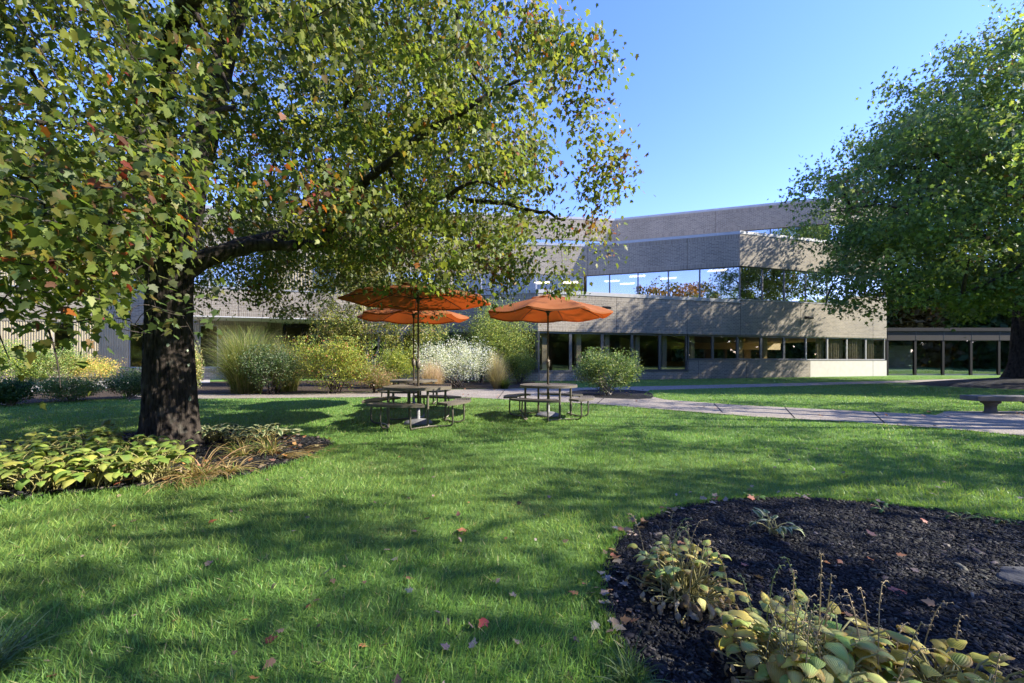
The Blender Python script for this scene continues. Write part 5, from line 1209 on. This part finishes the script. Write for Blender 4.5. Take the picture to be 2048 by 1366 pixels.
# ------------------------------------------------------------------ fallen leaves
FC = [(.34, .14, .06), (.42, .22, .08), (.22, .07, .05), (.30, .25, .20), (.20, .15, .12), (.34, .28, .12), (.14, .08, .065)]
def litter(x, y, rs, size=.06, z=.02, cols=FC, w=(3, 2, 2, 3, 3, 1, 2)):
    k = len(x); d = rand_dirs(k, (-.3, .35)); nm = np.stack([rs.normal(0, .45, k), rs.normal(0, .45, k), np.ones(k) * np.where(rs.uniform(0, 1, k) < .5, 1, -1)], 1)
    asp = np.stack([np.ones(k), np.ones(k), rs.uniform(.3, 2.6, k)], 1)
    return scatter('maple', np.stack([x, y, np.full(k, z) + rs.uniform(0, .02, k)], 1), d, nm, rs.uniform(.6, 1.3, k) * size, palette(cols, w, k, .2), asp)
rs4 = np.random.default_rng(77)
xs, ys = [], []
k = 520; y = 1.4 + 11 * rs4.uniform(0, 1, k) ** 1.4; x = rs4.uniform(-1.35, 1.35, k) * y; m_ = ~blocked(x, y); L1 = litter(x[m_], y[m_], rs4, .036, .012, w=(1, .6, .7, 4, 6, .5, 5))
k = 900; p = np.array(left_bed); x = rs4.uniform(p[:, 0].min(), p[:, 0].max(), k); y = rs4.uniform(p[:, 1].min(), p[:, 1].max(), k); m_ = inpoly(x, y, left_bed) & (x > -3.9); L2 = litter(x[m_], y[m_], rs4, .062, .03)
k = 130; x = rs4.uniform(.4, 9, k); y = rs4.uniform(1.3, 4, k); m_ = inpoly(x, y, front_bed) & (rs4.uniform(0, 1, k) < .22); L3 = litter(x[m_], y[m_], rs4, .05, .03)
ed = [gp(*p_) for p_ in ((1330, 1024), (1270, 1055), (1240, 1075), (1215, 1120), (1205, 1160), (1207, 1200), (1222, 1260), (1420, 1006), (1600, 1000), (1750, 1012))]
x = np.array([e[0] + rs4.normal(.03, .05) for e in ed for _ in range(9)]); y = np.array([e[1] + rs4.normal(0, .05) for e in ed for _ in range(9)]); L4 = litter(x, y, rs4, .045, .025, w=(2, 2, 1, 5, 3, 1, 1))
k = 300; x = rs4.uniform(-3, 16, k); y = rs4.uniform(6, 17, k); m_ = inpoly(x, y, path_main); L5 = litter(x[m_], y[m_], rs4, .06, .03, w=(4, 4, 1, 1, 1, 3, 0))
V, Fa, FS, C = join([L1, L2, L3, L4, L5]); setkind(link('leaf_litter', np_mesh('leaf_litter', V, Fa, FS, C), None, ['dead']), 'stuff')
for i, (px, py, c, s, lb_) in enumerate(((1795, 1193, (.36, .10, .07), .085, 'large dark red maple leaf on the black mulch near the flat rock'), (1745, 1126, (.50, .18, .07), .055, 'curled orange leaf on the black mulch above the red one'),
        (1688, 1235, (.52, .20, .04), .06, 'orange leaf on the black mulch below the others at the right'), (1655, 1134, (.5, .2, .05), .045, 'narrow orange leaf in the middle of the black mulch'), (1490, 1138, (.42, .15, .10), .045, 'pinkish brown leaf on the black mulch between the hostas'),
        (1360, 1093, (.45, .2, .08), .045, 'small tan orange leaf behind the left hosta on the mulch'), (1262, 1075, (.55, .42, .30), .075, 'pale tan leaf on the mulch edge at the upper left of the bed'), (1640, 832, (.5, .22, .05), .09, 'orange leaf on the lawn below the path joint'),
        (1858, 825, (.5, .22, .06), .13, 'orange leaf lying where the path widens before the stone bench'), (968, 1257, (.30, .05, .04), .06, 'dark red leaf in the front lawn left of the mulch bed'), (925, 1068, (.40, .16, .08), .08, 'brown leaf in the middle of the front lawn'), (425, 1050, (.45, .14, .05), .06, 'orange leaf standing in the grass before the maple bed'))):
    X, Y = gp(px, py); rsx = np.random.default_rng(900 + i); a = rsx.uniform(0, 6.28)
    V, Fa, FS, C = scatter('maple', np.array([[-.3 * s * math.cos(a), -.3 * s * math.sin(a), .0]]), np.array([[math.cos(a), math.sin(a), .12]]), np.array([[.15, -.25, 1.]]), s, np.array([c]), np.array([[1, 1, 1.5]]))
    thing('fallen_leaf', lb_, 'leaf', (X, Y, .035 if not inpoly(np.array([X]), np.array([Y]), front_bed)[0] else .03), 0, 'single fallen leaves', np_mesh('fallen_leaf', V, Fa, FS, C), ['dead'])

# ------------------------------------------------------------------ far woodland closing the horizon; unseen rear arc added to darken window reflections
def wood_edge():
    rs = np.random.default_rng(88); n = 170000
    th = np.where(rs.uniform(0, 1, n) < .6, rs.uniform(.1, 1.3, n), rs.uniform(0, 2 * PI, n)); fine = (th > .1) & (th < 1.3); R = 62 + 5 * np.sin(th * 5) + rs.uniform(0, 7, n)
    top = np.array([11.5 + 3.5 * noise.noise((math.cos(t) * 9, math.sin(t) * 9, 1)) + 1.5 * noise.noise((math.cos(t) * 40, math.sin(t) * 40, 2)) for t in th])
    z = top * rs.uniform(0, 1, n) ** 1.15
    p = np.stack([R * np.cos(th) + 4, R * np.sin(th) + 6, z], 1); d = rand_dirs(n, (-1, .6)); nm = rs.normal(0, 1, (n, 3)) + [0, 0, .4]
    cell = (np.floor(th * 14).astype(int) % 7); base = np.array([[.08, .13, .035], [.13, .15, .04], [.06, .10, .03], [.22, .15, .05], [.09, .12, .04], [.16, .17, .05], [.07, .11, .035]])
    c = np.clip(base[cell] * (1 + rs.normal(0, .2, (n, 1))), .01, 1)
    return scatter('diamond', p, d, nm, rs.uniform(.9, 1.9, n) * np.where(fine, .5, 1), c)
V, Fa, FS, C = wood_edge(); setkind(link('woodland', np_mesh('woodland', V, Fa, FS, C), None, ['leaf2']), 'stuff')
